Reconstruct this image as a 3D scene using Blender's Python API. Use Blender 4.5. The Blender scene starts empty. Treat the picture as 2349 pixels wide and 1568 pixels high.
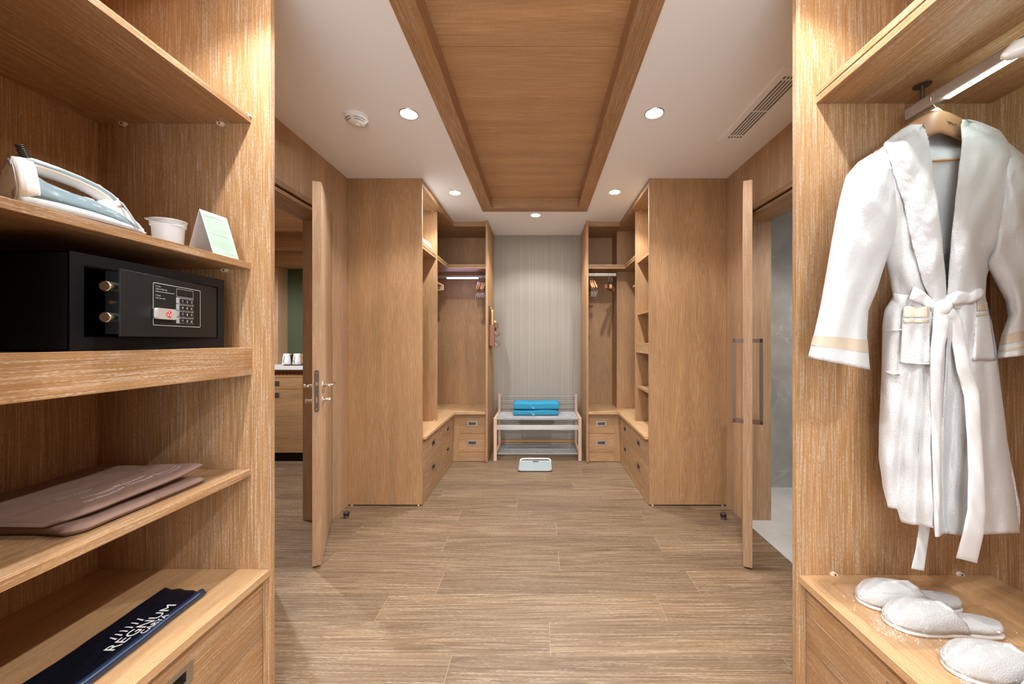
import bpy, bmesh, math, random
from mathutils import Vector, Matrix, Euler, noise as mnoise
random.seed(7)
PI = math.pi
R = math.radians
SC = bpy.context.scene
COL = SC.collection

# ------------------------------------------------------------------ camera
F = 870.0                     # focal length in pixels of a 2349 wide frame
EYE = 1.32                    # camera height
cam_d = bpy.data.cameras.new('camera')
cam = bpy.data.objects.new('camera', cam_d)
COL.objects.link(cam)
cam.location = (0, 0, EYE)
cam.rotation_euler = (R(90), 0, 0)
cam_d.sensor_width = 36.0
cam_d.lens = 36.0 * F / 2349.0
cam_d.shift_x = -(1238.0 - 1174.5) / 2349.0
cam_d.shift_y = -4.0 / 2349.0
cam_d.clip_start = 0.02
SC.camera = cam

# ------------------------------------------------------------------ world, exposure
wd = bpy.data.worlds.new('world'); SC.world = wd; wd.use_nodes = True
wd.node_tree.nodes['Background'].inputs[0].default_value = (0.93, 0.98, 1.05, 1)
wd.node_tree.nodes['Background'].inputs[1].default_value = 3.6  # strong even daylight, set to brighten the ceiling through the rear opening
SC.view_settings.view_transform = 'Standard'
SC.view_settings.look = 'None'
SC.view_settings.gamma = 1.0
SC.view_settings.use_curve_mapping = False
SC.view_settings.exposure = 0.66
SC.cycles.max_bounces = 14
SC.cycles.diffuse_bounces = 8
SC.cycles.transparent_max_bounces = 16
SC.cycles.sample_clamp_indirect = 6.0
try: SC.cycles.use_denoising = True
except Exception: pass

SPOT_W = 38.0
SPOT_COL = (0.97, 0.985, 1.0)

# ------------------------------------------------------------------ key sizes (metres)
CEIL = 2.61
WL, WR = -1.53, 1.49          # side walls
YB = 4.655                    # back wall
YF = -1.75                    # wall behind the camera
FL, FR = -0.938, 0.872        # front planes of the far corner wardrobes
YP = 3.022                    # near end panel of the far wardrobes
NLX, NRX = -0.912, 0.848      # front planes of the near closets
NLY, NRY = 1.285, 1.252       # inner face of their far side panels
CT = 0.546                    # worktop height

def U(px, Y): return (px - 1238.0) * Y / F      # measured picture column -> metres at depth Y
def W(py, Y): return EYE - (py - 780.0) * Y / F

# ------------------------------------------------------------------ mesh helpers
def box(bm, x0, x1, y0, y1, z0, z1, b=0.0):
    x0, x1 = sorted((x0, x1)); y0, y1 = sorted((y0, y1)); z0, z1 = sorted((z0, z1))
    vs = [bm.verts.new((x, y, z)) for z in (z0, z1) for y in (y0, y1) for x in (x0, x1)]
    fs = [(0, 2, 3, 1), (4, 5, 7, 6), (0, 1, 5, 4), (2, 6, 7, 3), (0, 4, 6, 2), (1, 3, 7, 5)]
    faces = [bm.faces.new([vs[i] for i in f]) for f in fs]
    if b > 0:
        es = set(e for f in faces for e in f.edges)
        bmesh.ops.bevel(bm, geom=list(es), offset=b, segments=2, affect='EDGES', profile=0.5)
    return vs

def loft(bm, loops, cap=True, closed=True):
    rows = [[bm.verts.new(p) for p in lp] for lp in loops]
    n = len(rows[0])
    for a, c in zip(rows[:-1], rows[1:]):
        for i in range(n if closed else n - 1):
            j = (i + 1) % n
            try: bm.faces.new((a[i], a[j], c[j], c[i]))
            except ValueError: pass
    if cap and closed:
        try:
            bm.faces.new(rows[0][::-1]); bm.faces.new(rows[-1])
        except ValueError: pass
    return rows

def tube(bm, pts, r, n=10, cap=True):
    pts = [Vector(p) for p in pts]
    rs = r if isinstance(r, (list, tuple)) else [r] * len(pts)
    loops = []
    up = None
    for i, p in enumerate(pts):
        t = (pts[min(i + 1, len(pts) - 1)] - pts[max(i - 1, 0)]).normalized()
        if up is None:
            up = Vector((0, 0, 1)) if abs(t.z) < 0.9 else Vector((1, 0, 0))
        s = t.cross(up).normalized(); up = s.cross(t).normalized()
        loops.append([p + (s * math.cos(a) + up * math.sin(a)) * rs[i] for a in [2 * PI * k / n for k in range(n)]])
    return loft(bm, loops, cap)

def lathe(bm, prof, c=(0, 0, 0), n=32, axis='z', cap=True):
    loops = []
    for r, h in prof:
        lp = []
        for k in range(n):
            a = 2 * PI * k / n
            u, v = r * math.cos(a), r * math.sin(a)
            p = {'z': (u, v, h), 'x': (h, u, v), 'y': (v, h, u)}[axis]
            lp.append((c[0] + p[0], c[1] + p[1], c[2] + p[2]))
        loops.append(lp)
    return loft(bm, loops, cap)

def prism(bm, pts, vec, b=0.0):
    """pts: 3-D polygon, extruded along vec"""
    v = Vector(vec)
    a = [bm.verts.new(p) for p in pts]
    c = [bm.verts.new(Vector(p) + v) for p in pts]
    n = len(a)
    fs = [bm.faces.new(a[::-1]), bm.faces.new(c)]
    for i in range(n):
        fs.append(bm.faces.new((a[i], a[(i + 1) % n], c[(i + 1) % n], c[i])))
    if b > 0:
        es = set(e for f in fs[:2] for e in f.edges)
        bmesh.ops.bevel(bm, geom=list(es), offset=b, segments=2, affect='EDGES', profile=0.5)

def rrect(w, h, r, n=5):
    out = []
    for cx, cy, a0 in ((w/2-r, h/2-r, 0), (-w/2+r, h/2-r, 90), (-w/2+r, -h/2+r, 180), (w/2-r, -h/2+r, 270)):
        for k in range(n + 1):
            a = R(a0 + 90 * k / n)
            out.append((cx + r * math.cos(a), cy + r * math.sin(a)))
    return out

def wloc(o):
    v = Vector((0, 0, 0))
    while o is not None:
        v += o.location; o = o.parent
    return v

def obj(name, bm, m, parent=None, smooth=False, local=False):
    """link bm as ONE mesh object; coordinates are world ones unless local"""
    bmesh.ops.recalc_face_normals(bm, faces=bm.faces[:])
    if parent is not None and not local:
        bmesh.ops.translate(bm, verts=bm.verts[:], vec=-wloc(parent))
    me = bpy.data.meshes.new(name)
    bm.to_mesh(me); bm.free()
    for mm in (m if isinstance(m, (list, tuple)) else [m]): me.materials.append(mm)
    if smooth:
        for p in me.polygons: p.use_smooth = True
    o = bpy.data.objects.new(name, me)
    COL.objects.link(o)
    if parent is not None: o.parent = parent
    return o

def autosmooth(o, ang=40):
    for p in o.data.polygons: p.use_smooth = True
    try: o.data.set_sharp_from_angle(angle=R(ang))
    except Exception: pass
    return o

def boxo(name, x0, x1, y0, y1, z0, z1, m, parent=None, b=0.0012):
    bm = bmesh.new(); box(bm, x0, x1, y0, y1, z0, z1, b)
    return obj(name, bm, m, parent)

def thing(name, label, cat, loc=(0, 0, 0), rot=(0, 0, 0), group=None):
    o = bpy.data.objects.new(name, None); COL.objects.link(o)
    o.empty_display_size = 0.05
    o.location = loc; o.rotation_euler = rot
    o['label'] = label; o['category'] = cat
    if group: o['group'] = group
    return o

def tag(o, label, cat, group=None):
    o['label'] = label; o['category'] = cat
    if group: o['group'] = group
    return o

def struct(o, label=None, cat=None):
    o['kind'] = 'structure'
    if label: o['label'] = label
    if cat: o['category'] = cat
    return o

def dup(root, loc=None, rot=None, label=None, group=None):
    r = root.copy(); COL.objects.link(r)
    if loc is not None: r.location = loc
    if rot is not None: r.rotation_euler = rot
    if label: r['label'] = label
    if group: r['group'] = group
    for ch in list(root.children):
        c = ch.copy(); COL.objects.link(c); c.parent = r
        for g in ch.children:
            d = g.copy(); COL.objects.link(d); d.parent = c
    return r

def text(name, s, size, mat4, m, parent, ext=0.0003, align='CENTER', sx=1.0):
    cu = bpy.data.curves.new(name, 'FONT')
    cu.body = s; cu.size = size; cu.extrude = ext; cu.align_x = align; cu.align_y = 'BOTTOM_BASELINE'
    cu.resolution_u = 3
    t = bpy.data.objects.new(name, cu); COL.objects.link(t)
    dg = bpy.context.evaluated_depsgraph_get()
    me = bpy.data.meshes.new_from_object(t.evaluated_get(dg))
    bpy.data.objects.remove(t); bpy.data.curves.remove(cu)
    me.transform(mat4 @ Matrix.Diagonal((sx, 1, 1, 1)))
    me.materials.clear(); me.materials.append(m)
    o = bpy.data.objects.new(name, me); COL.objects.link(o)
    if parent is not None: o.parent = parent
    return o

def frame4(o, ex, ey):
    """matrix whose local x, y are ex, ey and origin o"""
    ex = Vector(ex).normalized(); ey = Vector(ey)
    ez = ex.cross(ey).normalized(); ey = ez.cross(ex)
    m = Matrix.Identity(4)
    for i in range(3):
        m[i][0], m[i][1], m[i][2], m[i][3] = ex[i], ey[i], ez[i], o[i]
    return m

# ------------------------------------------------------------------ materials
def nt(name):
    m = bpy.data.materials.new(name); m.use_nodes = True
    return m, m.node_tree.nodes, m.node_tree.links, m.node_tree.nodes['Principled BSDF']

def plain(name, c, rough=0.5, metal=0.0, bump=0.0, bscale=200.0, spec=0.5, **kw):
    m, N, L, P = nt(name)
    P.inputs['Base Color'].default_value = (*c, 1)
    P.inputs['Roughness'].default_value = rough
    P.inputs['Metallic'].default_value = metal
    P.inputs['Specular IOR Level'].default_value = spec
    for k, v in kw.items(): P.inputs[k].default_value = v
    if bump > 0:
        t = N.new('ShaderNodeTexCoord'); n = N.new('ShaderNodeTexNoise'); b = N.new('ShaderNodeBump')
        n.inputs['Scale'].default_value = bscale; n.inputs['Detail'].default_value = 3
        b.inputs['Strength'].default_value = bump; b.inputs['Distance'].default_value = 0.004
        L.new(t.outputs['Object'], n.inputs['Vector']); L.new(n.outputs['Fac'], b.inputs['Height'])
        L.new(b.outputs['Normal'], P.inputs['Normal'])
    return m

def emit(name, c, s):
    m, N, L, P = nt(name)
    P.inputs['Base Color'].default_value = (*c, 1)
    P.inputs['Emission Color'].default_value = (*c, 1)
    P.inputs['Emission Strength'].default_value = s
    return m

def ramp(N, stops):
    r = N.new('ShaderNodeValToRGB')
    e = r.color_ramp.elements
    while len(e) > 1: e.remove(e[-1])
    e[0].position = stops[0][0]; e[0].color = (*stops[0][1], 1)
    for p, c in stops[1:]:
        x = e.new(p); x.color = (*c, 1)
    return r

def wood(name, axis, dark, mid, fleck, fl=0.55, k=1.0, cath=0.05, rough=0.5, floorish=False, attr=False):
    """limed oak: brown veneer, pale pores drawn out along the grain axis"""
    m, N, L, P = nt(name)
    tc = N.new('ShaderNodeTexCoord'); oi = N.new('ShaderNodeObjectInfo')
    off = N.new('ShaderNodeVectorMath'); off.operation = 'SCALE'
    off.inputs[0].default_value = (7.3, 5.1, 9.7)
    if attr:
        at = N.new('ShaderNodeAttribute'); at.attribute_name = 'plank'
        L.new(at.outputs['Fac'], off.inputs['Scale'])
    else:
        L.new(oi.outputs['Random'], off.inputs['Scale'])
    add = N.new('ShaderNodeVectorMath'); add.operation = 'ADD'
    L.new(tc.outputs['Object'], add.inputs[0]); L.new(off.outputs[0], add.inputs[1])
    def mapped(cross, along, src):
        mp = N.new('ShaderNodeMapping')
        s = [cross, cross, cross]; s['xyz'.index(axis)] = along
        mp.inputs['Scale'].default_value = s
        L.new(src, mp.inputs['Vector']); return mp.outputs[0]
    # slow warp makes cathedral figures
    nw = N.new('ShaderNodeTexNoise'); nw.inputs['Scale'].default_value = 1.0; nw.inputs['Detail'].default_value = 1.5
    L.new(mapped(3.2 * k, 0.75 * k, add.outputs[0]), nw.inputs['Vector'])
    sb = N.new('ShaderNodeVectorMath'); sb.operation = 'SUBTRACT'; sb.inputs[1].default_value = (0.5, 0.5, 0.5)
    L.new(nw.outputs['Color'], sb.inputs[0])
    ws = N.new('ShaderNodeVectorMath'); ws.operation = 'MULTIPLY'
    wv = [cath, cath, cath]; wv['xyz'.index(axis)] = 0.0
    ws.inputs[1].default_value = wv
    L.new(sb.outputs[0], ws.inputs[0])
    wa = N.new('ShaderNodeVectorMath'); wa.operation = 'ADD'
    L.new(add.outputs[0], wa.inputs[0]); L.new(ws.outputs[0], wa.inputs[1])
    g = N.new('ShaderNodeTexNoise'); g.inputs['Scale'].default_value = 1.0; g.inputs['Detail'].default_value = 4; g.inputs['Roughness'].default_value = 0.65
    L.new(mapped(240 * k, 4.0 * k, wa.outputs[0]), g.inputs['Vector'])
    rg = ramp(N, [(0.28, dark), (0.62, mid)])
    L.new(g.outputs['Fac'], rg.inputs[0])
    # growth lines carrying chalky filler
    gl = N.new('ShaderNodeTexNoise'); gl.inputs['Scale'].default_value = 1.0; gl.inputs['Detail'].default_value = 1
    L.new(mapped(330 * k, 5.5 * k, wa.outputs[0]), gl.inputs['Vector'])
    po = N.new('ShaderNodeTexNoise'); po.inputs['Scale'].default_value = 1.0; po.inputs['Detail'].default_value = 2
    L.new(mapped(1300 * k, 110 * k, wa.outputs[0]), po.inputs['Vector'])
    mul = N.new('ShaderNodeMath'); mul.operation = 'MULTIPLY'
    L.new(gl.outputs['Fac'], mul.inputs[0]); L.new(po.outputs['Fac'], mul.inputs[1])
    rp = ramp(N, [(0.255 if not floorish else 0.26, (0, 0, 0)), (0.37, (1, 1, 1))])
    L.new(mul.outputs[0], rp.inputs[0])
    fm = N.new('ShaderNodeMath'); fm.operation = 'MULTIPLY'; fm.inputs[1].default_value = fl
    L.new(rp.outputs[0], fm.inputs[0])
    mx = N.new('ShaderNodeMix'); mx.data_type = 'RGBA'
    L.new(fm.outputs[0], mx.inputs[0]); L.new(rg.outputs[0], mx.inputs[6]); mx.inputs[7].default_value = (*fleck, 1)
    # broad tone drift
    bd = N.new('ShaderNodeTexNoise'); bd.inputs['Scale'].default_value = 1.0; bd.inputs['Detail'].default_value = 1
    L.new(mapped(9, 0.9, add.outputs[0]), bd.inputs['Vector'])
    rb = ramp(N, [(0.3, (0.86, 0.86, 0.86)), (0.7, (1.08, 1.06, 1.04))])
    L.new(bd.outputs['Fac'], rb.inputs[0])
    m2 = N.new('ShaderNodeMix'); m2.data_type = 'RGBA'; m2.blend_type = 'MULTIPLY'; m2.inputs[0].default_value = 1.0
    L.new(mx.outputs[2], m2.inputs[6]); L.new(rb.outputs[0], m2.inputs[7])
    last = m2.outputs[2]
    if attr:
        r3 = ramp(N, [(0.0, (0.84, 0.83, 0.82)), (0.5, (1.0, 0.98, 0.96)), (1.0, (1.08, 1.07, 1.05))])
        L.new(at.outputs['Fac'], r3.inputs[0])
        m3 = N.new('ShaderNodeMix'); m3.data_type = 'RGBA'; m3.blend_type = 'MULTIPLY'; m3.inputs[0].default_value = 1.0
        L.new(last, m3.inputs[6]); L.new(r3.outputs[0], m3.inputs[7]); last = m3.outputs[2]
    L.new(last, P.inputs['Base Color'])
    P.inputs['Roughness'].default_value = rough
    P.inputs['Specular IOR Level'].default_value = 0.35
    b = N.new('ShaderNodeBump'); b.inputs['Strength'].default_value = 0.15; b.inputs['Distance'].default_value = 0.0006
    b.invert = True
    L.new(rp.outputs[0], b.inputs['Height']); L.new(b.outputs['Normal'], P.inputs['Normal'])
    return m

DK, MD, FK = (0.28, 0.145, 0.055), (0.41, 0.228, 0.098), (0.66, 0.55, 0.43)
WZ = wood('oak_vertical', 'z', DK, MD, FK)
WZF = wood('oak_vertical_smooth', 'z', (0.29, 0.152, 0.060), (0.405, 0.225, 0.098), FK, fl=0.30, cath=0.10)
WX = wood('oak_crosswise', 'x', DK, MD, FK, fl=.4)
WY = wood('oak_lengthwise', 'y', DK, MD, FK)
WYT = wood('oak_worktop', 'y', (0.42, 0.235, 0.10), (0.54, 0.325, 0.155), FK, fl=0.35, cath=0.09)
WZL = wood('oak_door_pale', 'z', (0.34, 0.195, 0.10), (0.45, 0.285, 0.16), FK, fl=0.45)
WXT = wood('oak_ceiling_plank', 'x', (0.42, 0.225, 0.092), (0.55, 0.32, 0.145), FK, fl=0.45)
FLOORM = wood('floor_plank', 'x', (0.115, 0.071, 0.037), (0.235, 0.157, 0.092), (0.40, 0.32, 0.23), fl=0.6, k=0.45, cath=0.22, rough=0.42, floorish=True, attr=True)
GROUT = plain('floor_joint', (0.42, 0.31, 0.2), 0.8)
PAINT = plain('ceiling_paint', (0.88, 0.89, 0.90), 0.9, spec=0.2)
STEEL = plain('brushed_steel', (0.26, 0.255, 0.25), 0.42, 1.0)
STEELB = plain('bright_steel', (0.55, 0.54, 0.52), 0.24, 1.0)
CHROME = plain('polished_chrome', (0.8, 0.8, 0.8), 0.12, 1.0)
BRONZE = plain('bronze_grey_metal', (0.15, 0.115, 0.085), 0.45, .85)
NICKEL = plain('satin_nickel', (0.50, 0.47, 0.43), 0.35, 1.0)
BLACK = plain('black_plastic', (0.012, 0.012, 0.013), 0.4)
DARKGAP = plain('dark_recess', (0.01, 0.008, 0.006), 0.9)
WHITEP = plain('white_plastic', (0.78, 0.77, 0.75), 0.35)
BEIGEP = plain('beige_plastic', (0.70, 0.62, 0.50), 0.5)
SAFEM = plain('safe_black_paint', (0.006, 0.0065, 0.0075), 0.38, spec=.22, bump=0.15, bscale=900)
SAFEG = plain('safe_charcoal_paint', (0.010, 0.0098, 0.0098), 0.42, spec=.22, bump=0.1, bscale=900)
SILVERP = plain('silver_print', (0.55, 0.56, 0.58), 0.35, 0.3)
TERRY = plain('white_terry', (0.66, 0.66, 0.66), 0.95, bump=0.9, bscale=420, spec=0.1)
WOVEN = plain('white_woven', (0.70, 0.70, 0.70), 0.9, bump=0.25, bscale=900, spec=0.1)
BEIGEC = plain('beige_stripe_cloth', (0.52, 0.43, 0.33), 0.9, bump=0.2, bscale=800, spec=0.1)
HANGW = plain('hanger_wood', (0.48, 0.235, 0.10), 0.4)
HANGD = plain('hanger_wood_dark', (0.20, 0.075, 0.03), 0.4)
LAMPM = emit('lamp_glow', (0.97, 0.985, 1.0), 170.0)
INK = plain('dark_ink', (0.09, 0.05, 0.03), 0.7)
INKG = plain('grey_ink', (0.42, 0.46, 0.44), 0.8)
WHITEINK = plain('white_ink', (0.8, 0.8, 0.82), 0.6)

# striped wallpaper
m, N, L, P = nt('striped_wallpaper'); PAPER = m
tc = N.new('ShaderNodeTexCoord'); mp = N.new('ShaderNodeMapping'); n = N.new('ShaderNodeTexNoise')
mp.inputs['Scale'].default_value = (230, 1, 0.6); n.inputs['Scale'].default_value = 1; n.inputs['Detail'].default_value = 3
n2 = N.new('ShaderNodeTexNoise'); mp2 = N.new('ShaderNodeMapping'); mp2.inputs['Scale'].default_value = (70, 1, 0.1); n2.inputs['Scale'].default_value = 1
L.new(tc.outputs['Object'], mp.inputs[0]); L.new(mp.outputs[0], n.inputs['Vector'])
L.new(tc.outputs['Object'], mp2.inputs[0]); L.new(mp2.outputs[0], n2.inputs['Vector'])
hf = N.new('ShaderNodeMath'); hf.operation = 'MULTIPLY_ADD'; hf.inputs[1].default_value = .22; hf.inputs[2].default_value = .39; L.new(n2.outputs[0], hf.inputs[0]); av = N.new('ShaderNodeMath'); av.operation = 'ADD'; L.new(n.outputs[0], av.inputs[0]); L.new(hf.outputs[0], av.inputs[1])
r_ = ramp(N, [(0.82, (0.25, 0.215, 0.175)), (1.18, (0.335, 0.30, 0.25))])
hv = N.new('ShaderNodeMath'); hv.operation = 'MULTIPLY'; hv.inputs[1].default_value = 1.0
L.new(av.outputs[0], hv.inputs[0]); L.new(hv.outputs[0], r_.inputs[0])
mr = N.new('ShaderNodeMapRange'); mr.inputs['From Min'].default_value = 0.7; mr.inputs['From Max'].default_value = 1.3
L.new(av.outputs[0], mr.inputs['Value'])
r_.color_ramp.elements[0].position = 0.15; r_.color_ramp.elements[1].position = 0.85
L.new(mr.outputs[0], r_.inputs[0]); L.new(r_.outputs[0], P.inputs['Base Color']); P.inputs['Roughness'].default_value = 0.75

def marble(name, a, b, v, s=1.0):
    m, N, L, P = nt(name)
    tc = N.new('ShaderNodeTexCoord')
    n = N.new('ShaderNodeTexNoise'); n.inputs['Scale'].default_value = 4 * s; n.inputs['Detail'].default_value = 8
    L.new(tc.outputs['Object'], n.inputs['Vector'])
    r1 = ramp(N, [(0.3, a), (0.7, b)]); L.new(n.outputs[0], r1.inputs[0])
    n3 = N.new('ShaderNodeTexNoise'); n3.inputs['Scale'].default_value = 1.6 * s; n3.inputs['Detail'].default_value = 5; n3.inputs['Distortion'].default_value = 1.2
    L.new(tc.outputs['Object'], n3.inputs['Vector'])
    r2 = ramp(N, [(0.494, (0, 0, 0)), (0.5, (1, 1, 1)), (0.506, (0, 0, 0))]); L.new(n3.outputs[0], r2.inputs[0])
    mu = N.new('ShaderNodeMath'); mu.operation = 'MULTIPLY'; mu.inputs[1].default_value = 0.35; L.new(r2.outputs[0], mu.inputs[0])
    mx = N.new('ShaderNodeMix'); mx.data_type = 'RGBA'
    L.new(mu.outputs[0], mx.inputs[0]); L.new(r1.outputs[0], mx.inputs[6]); mx.inputs[7].default_value = (*v, 1)
    L.new(mx.outputs[2], P.inputs['Base Color']); P.inputs['Roughness'].default_value = 0.3
    return m
MARW = marble('grey_marble_wall', (0.26, 0.26, 0.25), (0.38, 0.38, 0.37), (0.62, 0.62, 0.6))
MARF = marble('pale_marble_floor', (0.50, 0.49, 0.47), (0.66, 0.65, 0.63), (0.3, 0.29, 0.28), 0.8)

# clear film (polybag): mostly transparent with sharp glints
m, N, L, P = nt('clear_film'); FILM = m
tr = N.new('ShaderNodeBsdfTransparent'); tr.inputs[0].default_value = (0.97, 0.97, 0.97, 1)
gl = N.new('ShaderNodeBsdfGlossy'); gl.inputs['Roughness'].default_value = 0.08
tc = N.new('ShaderNodeTexCoord'); n = N.new('ShaderNodeTexNoise'); n.inputs['Scale'].default_value = 28; n.inputs['Detail'].default_value = 3; n.inputs['Distortion'].default_value = 1.5
bp = N.new('ShaderNodeBump'); bp.inputs['Strength'].default_value = 0.9; bp.inputs['Distance'].default_value = 0.01
L.new(tc.outputs['Object'], n.inputs['Vector']); L.new(n.outputs[0], bp.inputs['Height']); L.new(bp.outputs[0], gl.inputs['Normal'])
mxs = N.new('ShaderNodeMixShader'); mxs.inputs[0].default_value = 0.12
L.new(tr.outputs[0], mxs.inputs[1]); L.new(gl.outputs[0], mxs.inputs[2])
L.new(mxs.outputs[0], N['Material Output'].inputs['Surface'])
# milky translucent plastic
m, N, L, P = nt('milky_plastic'); MILK = m
P.inputs['Base Color'].default_value = (0.82, 0.83, 0.85, 1); P.inputs['Roughness'].default_value = 0.3
P.inputs['Alpha'].default_value = 0.38
# ================================================================== LIGHTS (ceiling downlights with their lamps)
def make_downlight(label):
    t = thing('downlight', label, 'ceiling light', (0, 0, CEIL), group=None)
    bm = bmesh.new()
    lathe(bm, [(0.046, -0.001), (0.047, -0.004), (0.0525, -0.0035), (0.054, 0.0)], n=40, cap=False)
    autosmooth(obj('trim_ring', bm, NICKEL, t, local=True))
    bm = bmesh.new()
    lathe(bm, [(0.0005, -0.0022), (0.046, -0.0012)], n=32, cap=False)
    obj('lamp_glass', bm, LAMPM, t, local=True)
    ld = bpy.data.lights.new('lamp', 'SPOT'); ld.energy = SPOT_W; ld.color = SPOT_COL
    ld.spot_size = R(128); ld.spot_blend = 0.42; ld.shadow_soft_size = 0.022
    lo = bpy.data.objects.new('lamp', ld); COL.objects.link(lo); lo.parent = t
    lo.location = (0, 0, -0.012)
    return t
DL0 = make_downlight('round ceiling downlight between the smoke detector and the wood ceiling panel')
DL0.location = (-0.746, 2.162, CEIL)
dl_labels = [
    ((0.651, 2.155), 'round ceiling downlight near the air vent, right of the wood ceiling panel'),
    ((-0.740, 3.315), 'small far ceiling downlight above the left corner wardrobe'),
    ((0.6525, 3.30), 'small far ceiling downlight above the right corner wardrobe'),
    ((-0.043, 3.91), 'farthest ceiling downlight beyond the end of the wood ceiling panel'),
    ((-0.745, 0.965), 'ceiling downlight over the left shelf closet'),
    ((0.652, 0.965), 'ceiling downlight over the bathrobe closet'),
    ((-0.745, -0.134), 'ceiling downlight behind the camera on the left'),
    ((0.652, -0.134), 'ceiling downlight behind the camera on the right'),
    ((-0.06, -0.75), 'ceiling downlight at the near end of the wood ceiling panel')]
for (x, y), lb in dl_labels:
    dup(DL0, (x, y, CEIL), None, lb)

# ================================================================== ROOM SHELL
# floor planks: one mesh, joint grooves and a random value per plank
bm = bmesh.new()
lay = bm.faces.layers.float.new('plank')
ROWH, Y0R, PL = 0.1962, 1.585, 1.38
joints = {8: .5386, 7: -.182, 6: -.604, 5: .1164, 4: -.612, 3: .115, 2: -.542, 1: .602, 0: .045, -1: -.3687, 9: .303}
g = 0.0009
for k in range(-18, 18):
    y0 = Y0R + ROWH * k; y1 = y0 + ROWH
    j = joints.get(k, random.uniform(-.69, .69))
    n0 = int((-4.2 - j) / PL) - 1
    x = j + n0 * PL
    while x < WR + 0.02:
        xa, xb = max(x, -4.2), min(x + PL, WR + 0.005)
        ya, yb = max(y0, YF), min(y1, YB + 0.02)
        if xb - xa > 0.02 and yb - ya > 0.02:
            vs = [bm.verts.new(p) for p in ((xa + g, ya + g, 0), (xb - g, ya + g, 0), (xb - g, yb - g, 0), (xa + g, yb - g, 0))]
            f = bm.faces.new(vs); f[lay] = random.random(); f.material_index = 0
        x += PL
vs = [bm.verts.new(p) for p in ((-4.2, YF, -0.0007), (WR + .005, YF, -0.0007), (WR + .005, YB + .02, -0.0007), (-4.2, YB + .02, -0.0007))]
f = bm.faces.new(vs); f.material_index = 1; f[lay] = .5
vs = [bm.verts.new(p) for p in ((-4.2, YF, -0.06), (-4.2, YB + .02, -0.06), (WR + .005, YB + .02, -0.06), (WR + .005, YF, -0.06))]
f = bm.faces.new(vs); f.material_index = 1
me = bpy.data.meshes.new('floor')
fo = obj('floor', bm, [FLOORM, GROUT])
struct(fo, 'wood-look plank floor with staggered joints', 'floor')

# ceiling with an opening for the wooden tray
TX0, TX1, TY0, TY1 = -0.571, 0.475, -0.35, 3.799
bm = bmesh.new()
box(bm, WL - 0.2, TX0, YF, YB + .05, CEIL, CEIL + .04)
box(bm, TX1, WR + 0.2, YF, YB + .05, CEIL, CEIL + .04)
box(bm, TX0, TX1, TY1, YB + .05, CEIL, CEIL + .04)
box(bm, TX0, TX1, YF, TY0, CEIL, CEIL + .04)
struct(obj('ceiling', bm, PAINT), 'flat white painted ceiling', 'ceiling')

fw = 0.100
bm = bmesh.new()
zc = CEIL - 0.004
# side boards with a butt joint, mitred far end
for x0, x1 in ((TX0, TX0 + fw), (TX1 - fw, TX1)):
    box(bm, x0, x1, TY0, 2.160, zc, CEIL + .109, 0.0008)
    inner = x1 if x0 == TX0 else x0
    outer = x0 if x0 == TX0 else x1
    prism(bm, [(outer, 2.1612, zc), (inner, 2.1612, zc), (inner, TY1 - .089, zc), (outer, TY1, zc)], (0, 0, .113))
tray = struct(obj('trim_1', bm, WY), 'limed oak border of the ceiling tray', 'ceiling trim')
bm = bmesh.new()
prism(bm, [(TX0 + .0004, TY1, zc), (TX0 + fw + .0004, TY1 - .0886, zc), (TX1 - fw - .0004, TY1 - .0886, zc), (TX1 - .0004, TY1, zc)], (0, 0, .113))
box(bm, TX0, TX1, TY0, TY0 + .09, zc - .0002, CEIL + .109)
struct(obj('trim_2', bm, WX), 'limed oak end boards of the ceiling tray', 'ceiling trim')
bm = bmesh.new()
yb_ = TY1 - .0886
y = yb_
while y > TY0:
    ya = max(y - .382, TY0)
    box(bm, TX0 + fw - .002, TX1 - fw + .002, ya + .0022, y - .0022, CEIL + .100, CEIL + .13, .0012)
    y -= .382
box(bm, TX0 + .02, TX1 - .02, TY0, TY1 - .02, CEIL + .112, CEIL + .14)
struct(obj('trim_3', bm, WXT), 'wide oak planks lining the ceiling tray', 'ceiling panel')

# left wall with door opening
DO0, DO1, DH = 2.125, 2.784, 2.213     # opening along Y, height
TH = 0.205
def sidewall(name, xs, xo, mat, label):
    """xs room face, xo far face; boards with fine joints"""
    bm = bmesh.new()
    box(bm, xs, xo, YF, DO0 - .001, 0, CEIL, .001)
    box(bm, xs, xo, DO0 + .001, DO1 + .014, DH + .045, CEIL, .001)
    box(bm, xs, xo, DO1 + .017, YB + .05, 0, CEIL, .001)
    return struct(obj(name, bm, mat), label, 'wall')
sidewall('wall_left', WL, WL - TH, WZL, 'oak veneered wall left of the room')
sidewall('wall_right', WR, WR + TH, WZL, 'oak veneered wall right of the room')
# door linings (jambs, dark shadow gap, lintel)
for nm, s, xs in (('trim_4', -1, WL), ('trim_5', 1, WR)):
    bm = bmesh.new()
    box(bm, xs + s * .004, xs + s * (TH + .002), DO1 - .004, DO1 + .014, 0, DH, .001)
    box(bm, xs + s * .004, xs + s * (TH + .002), DO0, DO0 + .018, 0, DH, .001)
    jm = obj(nm, bm, WZL); struct(jm, 'oak door lining jambs', 'door frame')
    boxo('lintel', xs + s * .012, xs + s * (TH + .002), DO0, DO1 + .014, DH - .018, DH + .006, WY, jm)
    boxo('head_strip', xs - s * .002, xs + s * .03, DO0, DO1 + .012, DH + .016, DH + .043, WY, jm)
    boxo('shadow_gap', xs + s * .02, xs + s * .17, DO0, DO1 + .012, DH + .006, DH + .044, DARKGAP, jm, 0)

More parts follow.
